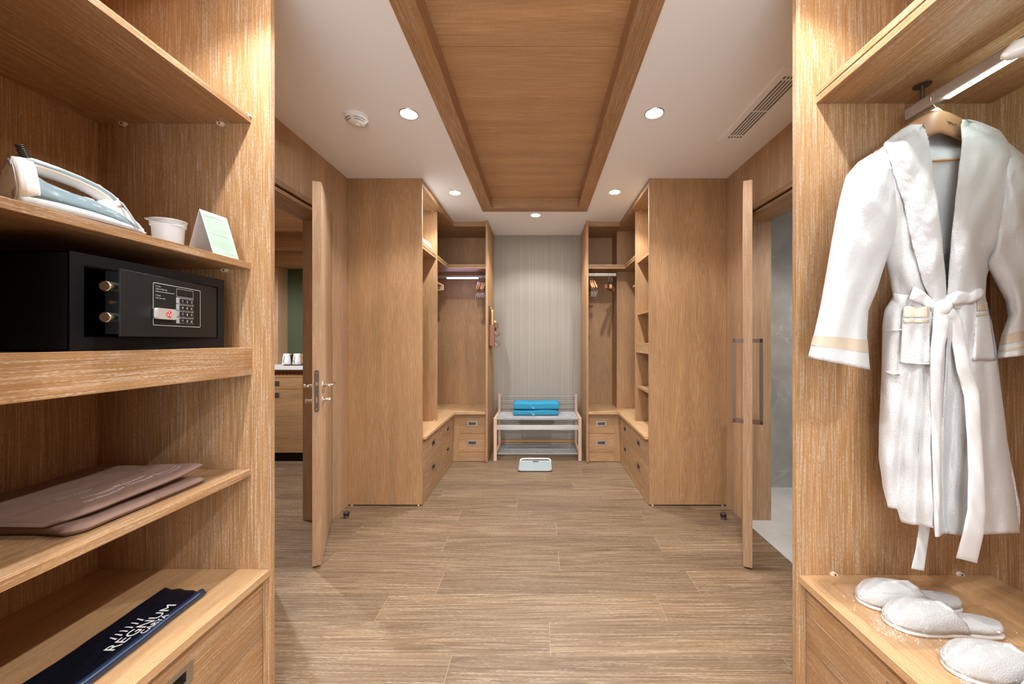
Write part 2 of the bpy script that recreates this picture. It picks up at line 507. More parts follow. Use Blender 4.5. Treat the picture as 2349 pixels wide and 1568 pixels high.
# back wall
struct(boxo('wall_back', WL - .2, WR + .2, YB, YB + .08, -.05, CEIL + .05, PAPER, None, 0), 'beige finely striped wallpaper wall', 'wall')
bm = bmesh.new()
box(bm, WL - .2, -1.25, YF - .08, YF, -.05, CEIL + .05); box(bm, 1.2, WR + .2, YF - .08, YF, -.05, CEIL + .05); box(bm, -1.25, 1.2, YF - .08, YF, 2.35, CEIL + .05)  # unseen opening added here so world light reaches the ceiling
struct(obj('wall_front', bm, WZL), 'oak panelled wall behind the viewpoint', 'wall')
struct(boxo('baseboard_back', -.56, .503, YB - .014, YB, 0.001, .105, WX, None), 'oak baseboard under the striped wallpaper', 'baseboard')

# ---------- pantry room beyond the left door
PX = -4.15
struct(boxo('wall_pantry_far', PX, WL - TH - .001, 4.55, 4.62, 0, 2.9, WZL, None, 0), 'oak wall at the end of the side room', 'wall')
struct(boxo('wall_pantry_side', PX - .06, PX, YF, 4.62, 0, 2.9, WZL, None, 0), 'far side wall of the side room', 'wall')
struct(boxo('wall_pantry_near', PX, WL - TH - .001, .9, .96, 0, 2.9, WZL, None, 0), 'near wall of the side room', 'wall')
bm = bmesh.new()
for k in range(10):
    box(bm, PX, WL - TH - .001, .96 + .36 * k + .0015, .96 + .36 * (k + 1) - .0015, 2.50, 2.52)
box(bm, PX, WL - TH - .001, .96, 4.6, 2.515, 2.54)
struct(obj('ceiling_pantry', bm, WXT), 'oak plank ceiling of the side room', 'ceiling')
pc = thing('pantry_cabinet', 'oak drawer cabinet with a white worktop seen through the left doorway', 'cabinet', (-2.7, 4.2, 0))
cy = 4.10
xa, xb = -3.7, WL - TH - .003
boxo('body', xa, xb, cy + .022, 4.545, .10, 1.00, WX, pc)
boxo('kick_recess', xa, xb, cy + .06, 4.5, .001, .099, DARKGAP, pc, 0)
boxo('worktop', xa, xb, cy - .03, 4.545, 1.003, 1.045, plain('white_stone', (0.72, 0.74, 0.77), .3), pc)
boxo('slat_strip', xa, xb, cy + .004, cy + .02, .985, 1.0, WX, pc)
bm = bmesh.new()
x = xa
while x < xb - .05:
    box(bm, x, x + .036, cy + .006, cy + .02, .942, .983); x += .042
obj('grille', bm, HANGD, pc)
boxo('rail', xa, xb, cy + .002, cy + .02, .918, .94, WX, pc)
hz = plain('bronze_handle', (0.13, 0.095, 0.07), .45, .6)
x = xb - .003
for (za, zb) in ((.792, .914), (.105, .788)):
    for x0, x1 in ((-3.3, -2.45), (-2.445, xb)):
        d = boxo('drawer', x0, x1, cy, cy + .02, za, zb, WX, pc)
        hx = -2.865 if x0 < -3 else -2.1
        hzc = .853 if za > .5 else .728
        bm = bmesh.new(); box(bm, hx - .05, hx + .05, cy - .004, cy + .004, hzc - .025, hzc + .025, .001)
        box(bm, hx - .035, hx + .035, cy - .006, cy - .001, hzc - .004, hzc + .0, .0005)
        obj('handle', bm, hz, d)
# niche frame and dark glass back
nf = thing('niche_surround', 'oak surround of the dark glass niche over the pantry worktop', 'niche', (-2.7, 4.4, 1.05))
boxo('soffit', xa, xb, 4.14, 4.545, 2.325, 2.499, WX, nf)
boxo('head_board', xa, xb, 4.30, 4.545, 2.17, 2.324, WX, nf)
boxo('side_board', -3.7, U(643, 4.40), 4.36, 4.545, 1.046, 2.17, WZL, nf)
boxo('upstand', U(643, 4.40) + .001, xb, 4.52, 4.545, 1.046, 1.16, WX, nf)
(boxo('glass_panel', U(643, 4.40) + .002, xb, 4.525, 4.545, 1.162, 2.168, plain('dark_green_glass', (0.065, 0.085, 0.05), .12), nf))
ty = thing('serving_tray', 'dark rectangular tray on the white pantry worktop', 'tray', (-2.66, 4.19, 1.045))
bm = bmesh.new(); box(bm, -2.76, -2.44, 4.10, 4.28, 1.0465, 1.052, .001)
obj('base', bm, hz, ty)
bm = bmesh.new()
for a in ((-2.765, -2.435, 4.095, 4.1), (-2.765, -2.435, 4.28, 4.285), (-2.765, -2.76, 4.1, 4.28), (-2.44, -2.435, 4.1, 4.28)):
    box(bm, a[0], a[1], a[2], a[3], 1.0465, 1.060)
obj('rim', bm, hz, ty)
def cup(x, y, label):
    t = thing('coffee_cup', label, 'cup', (x, y, 1.0525), group=None)
    bm = bmesh.new()
    lathe(bm, [(.046, .0), (.0475, .004), (.040, .05), (.034, .10), (.033, .118), (.030, .121), (.0005, .121)], n=32)
    autosmooth(obj('body', bm, plain('porcelain', (.8, .82, .83), .15), t, local=True), 50)
    bm = bmesh.new()
    tube(bm, [(0, -.036, .095), (0, -.058, .088), (0, -.066, .065), (0, -.060, .04), (0, -.043, .028)], .004, 8)
    obj('handle', bm, bpy.data.materials['porcelain'], t, True, local=True)
    return t
c1 = cup(U(662, 4.2), 4.17, 'white porcelain cup upside down on the tray, left one of the pair')
c2 = dup(c1, (U(685.5, 4.2), 4.17, 1.0525), None, 'white porcelain cup upside down on the tray, right one of the pair')
bm = bmesh.new(); lathe(bm, [(.03, 0), (.033, .004), (.034, .09), (.02, .105), (.02, .11), (.0005, .11)], (U(674.5, 4.26), 4.245, 1.0525), 24)
kt = autosmooth(obj('glass_jar', bm, plain('black_glass', (.02, .02, .02), .1))); tag(kt, 'small black jar standing between the two white cups', 'jar')
# unseen lamp added to brighten the pantry behind the doorway
pl = dup(DL0, (-2.5, 3.1, 2.50), None, 'unseen ceiling light added to brighten the side room')
for c in pl.children:
    if c.type == 'LIGHT':
        c.data = c.data.copy(); c.data.energy = 110; c.data.spot_size = R(150)

# ---------- bathroom beyond the right door
BX = 3.3
struct(boxo('wall_bathroom_far', WR + TH + .001, BX, 3.40, 3.46, 0, 2.7, MARW, None, 0), 'grey veined marble wall in the bathroom', 'wall')
struct(boxo('wall_bathroom_side', BX, BX + .06, .9, 3.46, 0, 2.7, MARW, None, 0), 'far side marble wall of the bathroom', 'wall')
struct(boxo('wall_bathroom_near', WR + TH + .001, BX, .84, .9, 0, 2.7, MARW, None, 0), 'near marble wall of the bathroom', 'wall')
struct(boxo('ceiling_bathroom', WR + TH + .001, BX, .9, 3.4, 2.5, 2.53, PAINT, None, 0), 'white bathroom ceiling', 'ceiling')
struct(boxo('floor_bathroom', WR + .006, BX, .9, 3.4, -.05, .001, MARF, None, 0), 'pale grey marble bathroom floor', 'floor')
bl = dup(DL0, (2.6, 2.0, 2.498), None, 'unseen ceiling light added to brighten the bathroom')  # added lamp out of view, lights the marble wall without overexposing the jamb
for c in bl.children:
    if c.type == 'LIGHT':
        c.data = c.data.copy(); c.data.energy = 75; c.data.color = (1, .96, .92); c.data.spot_size = R(150)

# ================================================================== DOORS
def leaf(name, hinge, free, hside, label):
    """door leaf from hinge corner to free corner (room plan points), thickness to the side hside"""
    hx, hy = hinge; fx, fy = free
    L_ = math.hypot(fx - hx, fy - hy)
    ang = math.atan2(fy - hy, fx - hx)
    t = thing(name, label, 'door', (hx, hy, 0), (0, 0, ang))
    t['kind'] = 'structure'
    th = .046
    y0, y1 = (0, th) if hside > 0 else (-th, 0)
    bm = bmesh.new(); box(bm, 0, L_, y0, y1, .010, 2.243, .001)
    obj('leaf', bm, WZL, t, local=True)
    return t, L_, y0, y1
# left door: hinge on the wall at DO1, swung into the room
d1, L1, a0, a1 = leaf('door_1', (-1.570, 2.768), (-1.316, 2.193), 1, 'pale oak door standing ajar with a steel lever handle')
def lever(parent, L_, ysurf, sgn):
    """rose, neck and lever on one face, cylinder escutcheon below"""
    x = L_ - .062
    bm = bmesh.new()
    lathe(bm, [(.026, 0), (.026, .007 * sgn), (.024, .009 * sgn), (.0005, .009 * sgn)], (x, ysurf, 1.050), 32, 'y')
    ros = autosmooth(obj('rose', bm, CHROME, parent, local=True))
    bm = bmesh.new()
    yo = ysurf + sgn * .052
    tube(bm, [(x, ysurf + sgn * .006, 1.05), (x, ysurf + sgn * .040, 1.05), (x - .004, ysurf + sgn * .049, 1.05), (x - .014, yo, 1.05), (x - .12, yo, 1.05)], .0095, 16)
    obj('lever', bm, CHROME, parent, True, local=True)
    bm = bmesh.new()
    lathe(bm, [(.025, 0), (.025, .007 * sgn), (.023, .009 * sgn), (.0005, .009 * sgn)], (x, ysurf, .965), 32, 'y')
    autosmooth(obj('escutcheon', bm, CHROME, parent, local=True))
    bm = bmesh.new()
    if sgn < 0 or True:
        lathe(bm, [(.011, 0), (.011, .022 * sgn), (.015, .024 * sgn), (.015, .034 * sgn), (.0005, .034 * sgn)], (x, ysurf + sgn * .009, .965), 24, 'y')
    autosmooth(obj('thumb_turn', bm, CHROME, parent, local=True))
lever(d1, L1, a1, 1)
lever(d1, L1, a0, -1)
bm = bmesh.new()
yc = (a0 + a1) / 2
prism(bm, [(L1 - .0005, yc + u, 1.025 + v) for u, v in rrect(.024, .245, .0119, 8)], (.002, 0, 0))
lp = obj('lock_plate', bm, BRONZE, d1, local=True)
bm = bmesh.new()
for zz in (1.13, .92): lathe(bm, [(.004, .0), (.0035, .0015), (.0005, .0015)], (L1 + .0015, yc, zz), 12, 'x')
box(bm, L1 + .001, L1 + .006, yc - .006, yc + .006, 1.055, 1.075, .001)
box(bm, L1 + .001, L1 + .0022, yc - .004, yc + .004, .955, .99)
obj('latch', bm, CHROME, d1, local=True)

d2, L2, b0, b1 = leaf('door_2', (1.527, 2.768), (1.222, 2.178), -1, 'pale oak door seen edge-on with a tall rectangular pull handle')
for ys, s in ((b1, 1), (b0, -1)):
    bm = bmesh.new()
    xh, w, pr = L2 - .075, .020, .056
    for z in (1.3175, .838 + .0):
        box(bm, xh - w / 2, xh + w / 2, ys, ys + s * pr, z - .012, z + .012, .0006)
    box(bm, xh - w / 2, xh + w / 2, ys + s * (pr - .017), ys + s * pr, .826, 1.3295, .0006)
    obj('pull_handle', bm, BRONZE, d2, local=True)

# door stops
def stop(x, y, label):
    t = thing('door_stop', label, 'door stop', (x, y, 0))
    bm = bmesh.new(); lathe(bm, [(.0175, 0.0005), (.0175, .022), (.0005, .022)], n=24)
    autosmooth(obj('post', bm, STEEL, t, local=True))
    bm = bmesh.new(); lathe(bm, [(.0205, .0215), (.0215, .025), (.0215, .038), (.0205, .041), (.0005, .041)], n=24)
    autosmooth(obj('rubber_ring', bm, BLACK, t, local=True))
    bm = bmesh.new(); lathe(bm, [(.018, .0405), (.018, .046), (.014, .048), (.0005, .048)], n=24)
    autosmooth(obj('cap', bm, STEEL, t, local=True))
    return t
s1 = stop(-1.437, 2.82, 'steel and black rubber door stop on the floor behind the left door')
dup(s1, (1.356, 2.80, 0), None, 'steel and black rubber door stop on the floor behind the right door')

# smoke detector
sd = thing('smoke_detector', 'round white smoke detector on the ceiling left of a downlight', 'smoke detector', (-1.057, 2.19, CEIL))
bm = bmesh.new(); lathe(bm, [(.066, 0), (.066, -.012), (.063, -.015)], n=48, cap=False)
autosmooth(obj('base', bm, WHITEP, sd, local=True))
bm = bmesh.new(); lathe(bm, [(.064, -.013), (.063, -.022), (.050, -.034), (.040, -.042), (.020, -.047), (.0005, -.048)], n=48, cap=False)
autosmooth(obj('cover', bm, WHITEP, sd, local=True))
bm = bmesh.new()
for r0, z0, r1, z1 in ((.0585, -.0275, .0562, -.0295), (.0500, -.0352, .0475, -.0372)):
    for q in range(4):
        a0_, a1_ = R(q * 90 + 12), R(q * 90 + 78)
        st = 14
        lo = [[], []]
        for k in range(st + 1):
            a = a0_ + (a1_ - a0_) * k / st
            lo[0].append((r0 * math.cos(a), r0 * math.sin(a), z0)); lo[1].append((r1 * math.cos(a), r1 * math.sin(a), z1))
        loft(bm, lo, False, False)
obj('slots', bm, BLACK, sd, local=True)
bm = bmesh.new(); lathe(bm, [(.015, -.0472), (.014, -.050), (.0005, -.050)], n=24)
autosmooth(obj('test_button', bm, WHITEP, sd, local=True))

# air vent
av_ = thing('air_vent', 'long white slotted air vent in the ceiling near the right wall', 'air vent', (1.235, 2.13, CEIL))
vx0, vx1, vy0, vy1 = 1.155, 1.318, 1.79, 2.455
ix0, ix1, iy0, iy1 = 1.192, 1.282, 1.846, 2.419
bm = bmesh.new()
for a in ((vx0, ix0, vy0, vy1), (ix1, vx1, vy0, vy1), (ix0, ix1, vy0, iy0), (ix0, ix1, iy1, vy1)):
    box(bm, a[0], a[1], a[2], a[3], CEIL - .006, CEIL)
obj('frame', bm, PAINT, av_)
bm = bmesh.new(); nb = 4
pitch = (ix1 - ix0) / 5
for k in range(1, 5):
    box(bm, ix0 + pitch * k - .0025, ix0 + pitch * k + .0025, iy0, iy1, CEIL - .005, CEIL - .0014)
for yy in (1.872, 2.13, 2.385): box(bm, ix0, ix1, yy, yy + .007, CEIL - .004, CEIL - .0014)
obj('slats', bm, PAINT, av_)
boxo('slot_shade_plate', ix0, ix1, iy0, iy1, CEIL - .0012, CEIL - .0002, plain('vent_slot_shade', (.22, .20, .18), .9), av_, 0)  # thin plate, shade inside the uncut slots put into its dark colour
# ================================================================== BUILT-IN CABINETS
def fbox(bm, face, u0, u1, w0, w1, z0, z1, b=0.0):
    ax, p, s = face
    if ax == 'x': box(bm, p + s * w0, p + s * w1, u0, u1, z0, z1, b)
    else: box(bm, u0, u1, p + s * w0, p + s * w1, z0, z1, b)

def drawer(parent, face, u0, u1, z0, z1, hs, mat, hz_off=0.0, th=.02, name='drawer'):
    """drawer front with recessed metal pulls at the u positions hs"""
    hw, hh = .047, .019
    zc = (z0 + z1) / 2 + hz_off
    bm = bmesh.new()
    us = [u0]
    for h in sorted(hs): us += [h - hw, h + hw]
    us.append(u1)
    fbox(bm, face, u0, u1, -th, 0, zc + hh, z1); fbox(bm, face, u0, u1, -th, 0, z0, zc - hh)
    for a, c in zip(us[::2], us[1::2]): fbox(bm, face, a, c, -th, 0, zc - hh, zc + hh)
    bmesh.ops.remove_doubles(bm, verts=bm.verts[:], dist=1e-5)
    d = obj(name, bm, mat, parent)
    for h in hs:
        bm = bmesh.new()
        W_, H_ = .0575, .0275
        for q in ((-W_, -hw + .008, -H_, H_), (hw - .008, W_, -H_, H_), (-hw + .008, hw - .008, hh - .005, H_), (-hw + .008, hw - .008, -H_, -hh + .005)):
            fbox(bm, face, h + q[0], h + q[1], -.001, .0028, zc + q[2], zc + q[3], .0006)
        fr = obj('handle', bm, NICKEL, d)
        bm = bmesh.new()
        fbox(bm, face, h - hw, h + hw, -.018, -.0165, zc - hh, zc + hh)
        for q in ((-hw, -hw + .002, -hh, hh), (hw - .002, hw, -hh, hh), (-hw, hw, hh - .002, hh), (-hw, hw, -hh, -hh + .002)):
            fbox(bm, face, h + q[0], h + q[1], -.018, 0, zc + q[2], zc + q[3])
        if face[0] == 'x': fbox(bm, face, h - .012, h + .012, -.0165, -.008, zc - .010, zc + .010, .001)
        obj('pull_recess', bm, BRONZE, d)
    return d

def supports(parent, pts):
    """little cream shelf-support blocks, each with a dark screw hole; pts = (x, y, z, up)"""
    for x, y, z, up, nx, ny in pts:
        bm = bmesh.new()
        prof = [(.011 * math.cos(R(a)), .011 * math.sin(R(a))) for a in range(0, 181, 15)]
        tx, ty = -ny, nx
        prism(bm, [(x + tx * u, y + ty * u, z + up * v) for u, v in prof], (nx * .010, ny * .010, 0))
        s = obj('shelf_support', bm, BEIGEP, parent)
        bm = bmesh.new()
        prism(bm, [(x + nx * .0102 + tx * .003 * math.cos(R(a)), y + ny * .0102 + ty * .003 * math.cos(R(a)), z + up * .005 + .003 * math.sin(R(a))) for a in range(0, 360, 30)], (nx * .0006, ny * .0006, 0))
        obj('screw', bm, BLACK, s)

TOPZ = 2.56
# ---------------- near left shelf closet
nl = thing('shelf_cabinet', 'open limed-oak shelf closet at the left edge holding the iron and safe', 'cabinet', (-1.2, .96, 0))
ya, yb = .640, NLY
xb = -1.497
boxo('side_panel', WL + .001, NLX, yb, yb + .021, .006, CEIL - .001, WZ, nl)
boxo('side_panel', WL + .001, NLX, ya - .022, ya, .006, CEIL - .001, WZ, nl)
boxo('back_panel', xb - .012, xb, ya + .0005, yb - .0005, .1, TOPZ, WZ, nl, 0)
boxo('top_board', xb, NLX - .012, ya + .0005, yb - .0005, TOPZ, CEIL - .002, WY, nl)
boxo('worktop', xb, NLX - .001, ya + .0005, yb - .0005, CT - .024, CT, WYT, nl)
for z0, z1 in ((2.054, 2.074), (1.560, 1.582), (.862, .884)):
    boxo('shelf', xb, -.977, ya + .0005, yb - .0005, z0, z1, WY, nl)
sh = boxo('shelf', xb, -.996, ya + .0005, yb - .0005, 1.272, 1.295, WY, nl)
boxo('fascia', -.9955, -.974, ya + .0005, yb - .0005, 1.203, 1.2962, WY, sh)
face = ('x', -.937, 1)
drawer(nl, face, ya + .003, yb - .003, .3225, CT - .027, [.965], WY, .012)
drawer(nl, face, ya + .003, yb - .003, .106, .3195, [.965], WY, .012)
boxo('plinth', -.98, -.937, ya + .0005, yb - .0005, .004, .102, WY, nl)
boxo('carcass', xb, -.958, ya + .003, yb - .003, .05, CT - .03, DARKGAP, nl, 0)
supports(nl, [(U(285, 1.284), yb, 2.054, -1, 0, -1), (U(508, 1.284), yb, 2.054, -1, 0, -1), (U(518, 1.284), yb, 1.56, -1, 0, -1), (-.985, yb, 2.074, 1, 0, -1)])

# ---------------- near right hanging closet
nr = thing('hanging_cabinet', 'open limed-oak hanging closet at the right edge holding the bathrobe', 'cabinet', (1.2, .8, 0))
ya, yb = .200, NRY
xb = 1.487
boxo('side_panel', WR - .001, NRX, yb, yb + .021, .006, CEIL - .001, WZ, nr)
boxo('side_panel', WR - .001, NRX, ya - .022, ya, .006, CEIL - .001, WZ, nr)
boxo('back_panel', xb, xb + .002, ya + .0005, yb - .0005, .1, TOPZ, WZ, nr, 0)
boxo('top_board', xb, NRX + .012, ya + .0005, yb - .0005, TOPZ, CEIL - .002, WY, nr)
boxo('worktop', xb, NRX + .006, ya + .0005, yb - .0005, CT - .024, CT, WYT, nr)
boxo('shelf', xb, .925, ya + .0005, yb - .0005, 2.1005, 2.144, WY, nr)
boxo('lower_lip', .912, .9245, ya + .0005, yb - .0005, 2.1, 2.122, WY, nr)
boxo('upper_lip', .912, .9245, ya + .0005, yb - .0005, 2.126, 2.147, WY, nr)
face = ('x', .878, -1)
drawer(nr, face, ya + .003, yb - .003, .3225, CT - .027, [.50, .90], WY, .012)
drawer(nr, face, ya + .003, yb - .003, .106, .3195, [.50, .90], WY, .012)
boxo('plinth', .92, .878, ya + .0005, yb - .0005, .004, .102, WY, nr)
boxo('carcass', xb, .90, ya + .003, yb - .003, .05, CT - .03, DARKGAP, nr, 0)
supports(nr, [(U(1912, 1.25), yb, CT + .001, 1, 0, -1), (U(2201, 1.25), yb, CT + .001, 1, 0, -1)])
# hanging rail with LED strip
def rod(parent, p0, p1, led0, led1, cold, zc=2.036, lname='hanging_rail', brk=(), strength=22., zs=2.1):
    """rounded rectangular rail from p0 to p1 (plan points), LED strip along its lower edge"""
    a, b = Vector((*p0, zc)), Vector((*p1, zc))
    t = (b - a).normalized(); s = Vector((0, 0, 1)).cross(t)
    bm = bmesh.new()
    prism(bm, [a + s * u + Vector((0, 0, v)) for u, v in rrect(.020, .036, .006, 4)], b - a)
    r = obj(lname, bm, plain('rail_grey', (.42, .38, .34), .45, .2) if 'rail_grey' not in bpy.data.materials else bpy.data.materials['rail_grey'], parent)
    autosmooth(r, 35)
    if led1 is not None:
        sg = -1 if led0 < 0 else 1
        q0, q1 = a + t * abs(led0), a + t * led1
        bm = bmesh.new()
        prism(bm, [q0 + s * u * sg + Vector((0, 0, v)) for u, v in ((-.0075, -.0178), (-.0065, -.0225), (.0065, -.0225), (.0085, -.0175), (.0108, -.0150), (.0108, -.010), (.0098, -.010), (.0098, -.0175))], q1 - q0)
        m_ = emit('led_strip_glow' + ('_cool' if cold else ''), (.50, .50, 1.0) if cold else (.80, 1.0, .97), strength)
        obj('led_strip', bm, m_, r)
    for d in brk:
        q = a + t * d
        bm = bmesh.new()
        lathe(bm, [(.0055, zc + .018), (.0055, zs - .002)], (q.x, q.y, 0), 16)
        lathe(bm, [(.0055, zs - .003), (.022, zs - .003), (.022, zs), (.0005, zs)], (q.x, q.y, 0), 20)
        autosmooth(obj('bracket', bm, BRONZE, r))
    return r
rod(nr, (1.170, 1.205), (1.170, .26), .115, .86, False, brk=(.045, .9), strength=20)

# ---------------- far corner wardrobes (L shaped)
def corner(s, front, outer, inner_panel, cx_, label, wall):
    """s=-1 left, +1 right; front = face plane X of the side run; inner_panel = (alcove side X, inner X)"""
    t = thing('corner_wardrobe', label, 'wardrobe', (cx_, 3.9, 0))
    X = lambda d: front + s * d          # d metres behind the front plane
    bk = wall - s * .02
    yb0, yb1 = 3.655, 4.125
    zb = 4.60
    boxo('end_panel', wall - s * .001, front, YP, YP + .021, .010, CEIL - .001, WZF, t)
    boxo('divider_panel', bk, X(.047), 3.636, 3.658, CT + .001, TOPZ, WZF, t)
    pa, pb = inner_panel
    boxo('side_panel', pa, pb, 4.084, YB - .001, .006, CEIL - .001, WZF, t)
    boxo('back_panel', bk, pb + s * .0005, zb, zb + .01, .1, TOPZ, WZF, t, 0)
    boxo('back_panel', bk, wall - s * .004, YP + .022, zb, .1, TOPZ, WZF, t, 0)
    # top board and fascia, L shaped
    bm = bmesh.new()
    box(bm, bk, X(.004), YP + .022, zb, TOPZ, CEIL - .002, .0005)
    top = obj('top_board', bm, WY, t)
    boxo('top_board', X(.003), pb + s * .0005, 4.130, zb, TOPZ, CEIL - .002, WX, t)
    # worktop L
    cf = X(-.028)
    yf = 4.076
    bm = bmesh.new()
    prism(bm, [(bk, YP + .022, CT - .022), (cf, YP + .022, CT - .022), (cf, yf, CT - .022), (pb + s * .0005, yf, CT - .022), (pb + s * .0005, zb, CT - .022), (bk, zb, CT - .022)], (0, 0, .022), .0012)
    obj('worktop', bm, WYT, t)
    # shelf L with double lip
    lx, ly = X(.055), 4.135
    ys = YP + .022 if s < 0 else 3.6585
    for z0, z1, q in ((2.101, 2.144, .006), (2.100, 2.121, 0.0), (2.127, 2.147, 0.0)):
        bm = bmesh.new()
        if q:
            prism(bm, [(bk, ys, z0), (lx + s * q, ys, z0), (lx + s * q, ly + q, z0), (pb + s * .001, ly + q, z0), (pb + s * .001, zb - .001, z0), (bk, zb - .001, z0)], (0, 0, z1 - z0))
        else:
            prism(bm, [(lx, ys, z0), (lx, ly, z0), (pb + s * .001, ly, z0), (pb + s * .001, ly + .012, z0), (lx + s * .012, ly + .012, z0), (lx + s * .012, ys, z0)], (0, 0, z1 - z0), .0006)
        obj('shelf' if q else 'shelf_lip', bm, WX, t)
    # drawers of the side run
    f1 = ('x', front, -s)
    fa = YP + .0235
    drawer(t, f1, fa, yb0 - .001, .3115, CT - .026, [3.345], WY, .0)
    drawer(t, f1, yb0 + .001, 4.092, .3115, CT - .026, [3.873], WY, .0)
    if s < 0:
        drawer(t, f1, fa, yb0 - .001, .106, .3085, [3.345], WY, .0)
        drawer(t, f1, yb0 + .001, 4.092, .106, .3085, [3.873], WY, .0)
    else:
        drawer(t, f1, fa, 4.092, .106, .3085, [3.345, 3.873], WY, .0)
    boxo('plinth', X(.02), X(0), fa, 4.122, .004, .102, WY, t)
    boxo('filler_strip', X(.0), X(.02), 4.094, 4.122, .104, CT - .024, WZF, t)
    # drawers of the back run
    f2 = ('y', 4.125, -1)
    u0, u1 = sorted((front - s * .061, pb + s * .003))
    hc = (u0 + u1) / 2
    drawer(t, f2, u0, u1, .3085, CT - .026, [hc], WX, .0)
    drawer(t, f2, u0, u1, .106, .3055, [hc], WX, .0)
    boxo('plinth', pb + s * .001, front - s * .061, 4.125, 4.145, .004, .102, WX, t)
    boxo('filler_strip', front - s * .0615, front, 4.120, 4.14, .004, CT - .024, WZF, t)
    boxo('carcass', bk, X(.025), fa, zb, .05, CT - .03, DARKGAP, t, 0)
    boxo('carcass', X(.02), pb + s * .002, 4.15, zb, .05, CT - .03, DARKGAP, t, 0)
    # feet under the end panel
    for xx in (front + s * .03, wall - s * .03):
        bm = bmesh.new(); lathe(bm, [(.008, 0.0005), (.008, .011)], (xx, YP + .010, 0), 12)
        obj('foot', bm, WHITEP, t)
    return t
lw = corner(-1, FL, None, (-.5605, -.583), -1.2, 'left corner wardrobe with hanging space, L-shaped worktop and oak drawers', WL)
rw = corner(1, FR, None, (.5035, .526), 1.2, 'right corner wardrobe with open shelves, hanging space and oak drawers', WR)
for z0, z1 in ((2.055, 2.077), (1.560, 1.582), (.862, .884)):
    boxo('shelf', 1.469, .937, YP + .0225, 3.6355, z0, z1, WY, rw)
sh = boxo('shelf', 1.469, .945, YP + .0225, 3.6355, 1.272, 1.295, WY, rw)
boxo('fascia', .944, .922, YP + .0225, 3.6355, 1.203, 1.296, WY, sh)
# boxed duct in the right corner
boxo('boxed_column', .872 + .006, 1.468, 4.317, 4.599, CT + .001, 2.0995, WZF, rw)
boxo('boxed_column', .872 + .006, 1.468, 4.317, 4.599, 2.148, TOPZ - .001, WZF, rw)
supports(lw, [(U(996, 3.634), 3.6355, CT + .001, 1, 0, -1), (U(992, 3.634), 3.6355, TOPZ - .001, -1, 0, -1)])
supports(rw, [(U(1469, 3.634), 3.6355, TOPZ - .001, -1, 0, -1)])
rod(lw, (-1.45, 4.36), (-.60, 4.36), -.385, .745, True, zc=2.05, brk=(.78, .12), strength=17)
rod(rw, (.535, 4.20), (.845, 4.20), 0, None, False, zc=2.045, brk=(.022, .235))
rod(lw, (-1.225, 3.08), (-1.225, 3.60), 0, None, False, zc=2.0, brk=(.1, .42))
rod(lw, (-1.26, 3.69), (-1.26, 4.30), 0, None, False, zc=2.045, brk=(.1,))
rod(rw, (1.20, 3.69), (1.20, 4.28), 0, None, False, zc=2.045, brk=(.1,))

# ================================================================== HANGERS
def make_hanger(name, label, wmat, span=.215, drop=.15, bow=.05, clips=False, loc=(0, 0, 0), rot=(0, 0, 0), group=None):
    """local frame: hook rests on the rail at the origin, arms along +-x"""
    t = thing(name, label, 'hanger', loc, rot, group)
    bm = bmesh.new()
    pts = [(-.018, 0, -.014), (-.020, 0, .0), (-.014, 0, .014), (0, 0, .021), (.014, 0, .014), (.020, 0, 0), (.014, 0, -.018), (.003, 0, -.030), (0, 0, -.040), (0, 0, -.062)]
    tube(bm, pts, .0017, 8)
    obj('hook', bm, CHROME, t, True, local=True)
    bm = bmesh.new()
    loops = []
    n = 24
    for i in range(n + 1):
        u = -1 + 2 * i / n
        au = abs(u)
        x = span * u
        zt = -.060 - drop * .78 * au ** 1.35
        h = .030 - .010 * au
        zb = zt - h - (.006 if au < .1 else 0)
        y = -bow * au ** 1.8
        th = .0065 + .004 * (1 - au)
        if au > .97: th *= .6; zt -= .003; zb += .003
        zc_, hh = (zt + zb) / 2, (zt - zb) / 2
        loops.append([(x, y + th * c, zc_ + hh * s_) for c, s_ in [(math.copysign(abs(math.cos(a)) ** .6, math.cos(a)), math.copysign(abs(math.sin(a)) ** .6, math.sin(a))) for a in [2 * PI * k / 12 for k in range(12)]]])
    loft(bm, loops)
    obj('shoulder_bar', bm, wmat, t, True, local=True)
    bm = bmesh.new()
    zbar = -.060 - drop - .028
    tube(bm, [(-span * .86, -bow * .7, -.060 - drop * .72), (-span * .84, -bow * .7, zbar), (span * .84, -bow * .7, zbar), (span * .86, -bow * .7, -.060 - drop * .72)], .004 if not clips else .0022, 8)
    obj('trouser_bar', bm, wmat if not clips else CHROME, t, True, local=True)
    if clips:
        for sx in (-1, 1):
            bm = bmesh.new()
            x = sx * span * .62
            for q in (-1, 1):
                prism(bm, [(x - .018, -bow * .7 + q * .003, zbar + .008), (x + .018, -bow * .7 + q * .003, zbar + .008), (x + .018, -bow * .7 + q * .010, zbar - .020), (x - .018, -bow * .7 + q * .010, zbar - .020)], (0, q * .0015, 0))
                prism(bm, [(x - .012, -bow * .7 + q * .004, zbar + .006), (x + .012, -bow * .7 + q * .004, zbar + .006), (x + .010, -bow * .7 + q * .018, zbar + .020), (x - .010, -bow * .7 + q * .018, zbar + .020)], (0, q * .0015, 0))
            obj('clip', bm, CHROME, t, local=True)
    return t
HZ = 2.050
rt = R(90)
h0 = make_hanger('clip_hanger', 'wooden clip hanger on the left rail, leftmost of the bunch beside the panel', HANGW, .185, .125, .026, True, (-.705, 4.36, HZ + .002), (0, 0, -rt + R(10)))
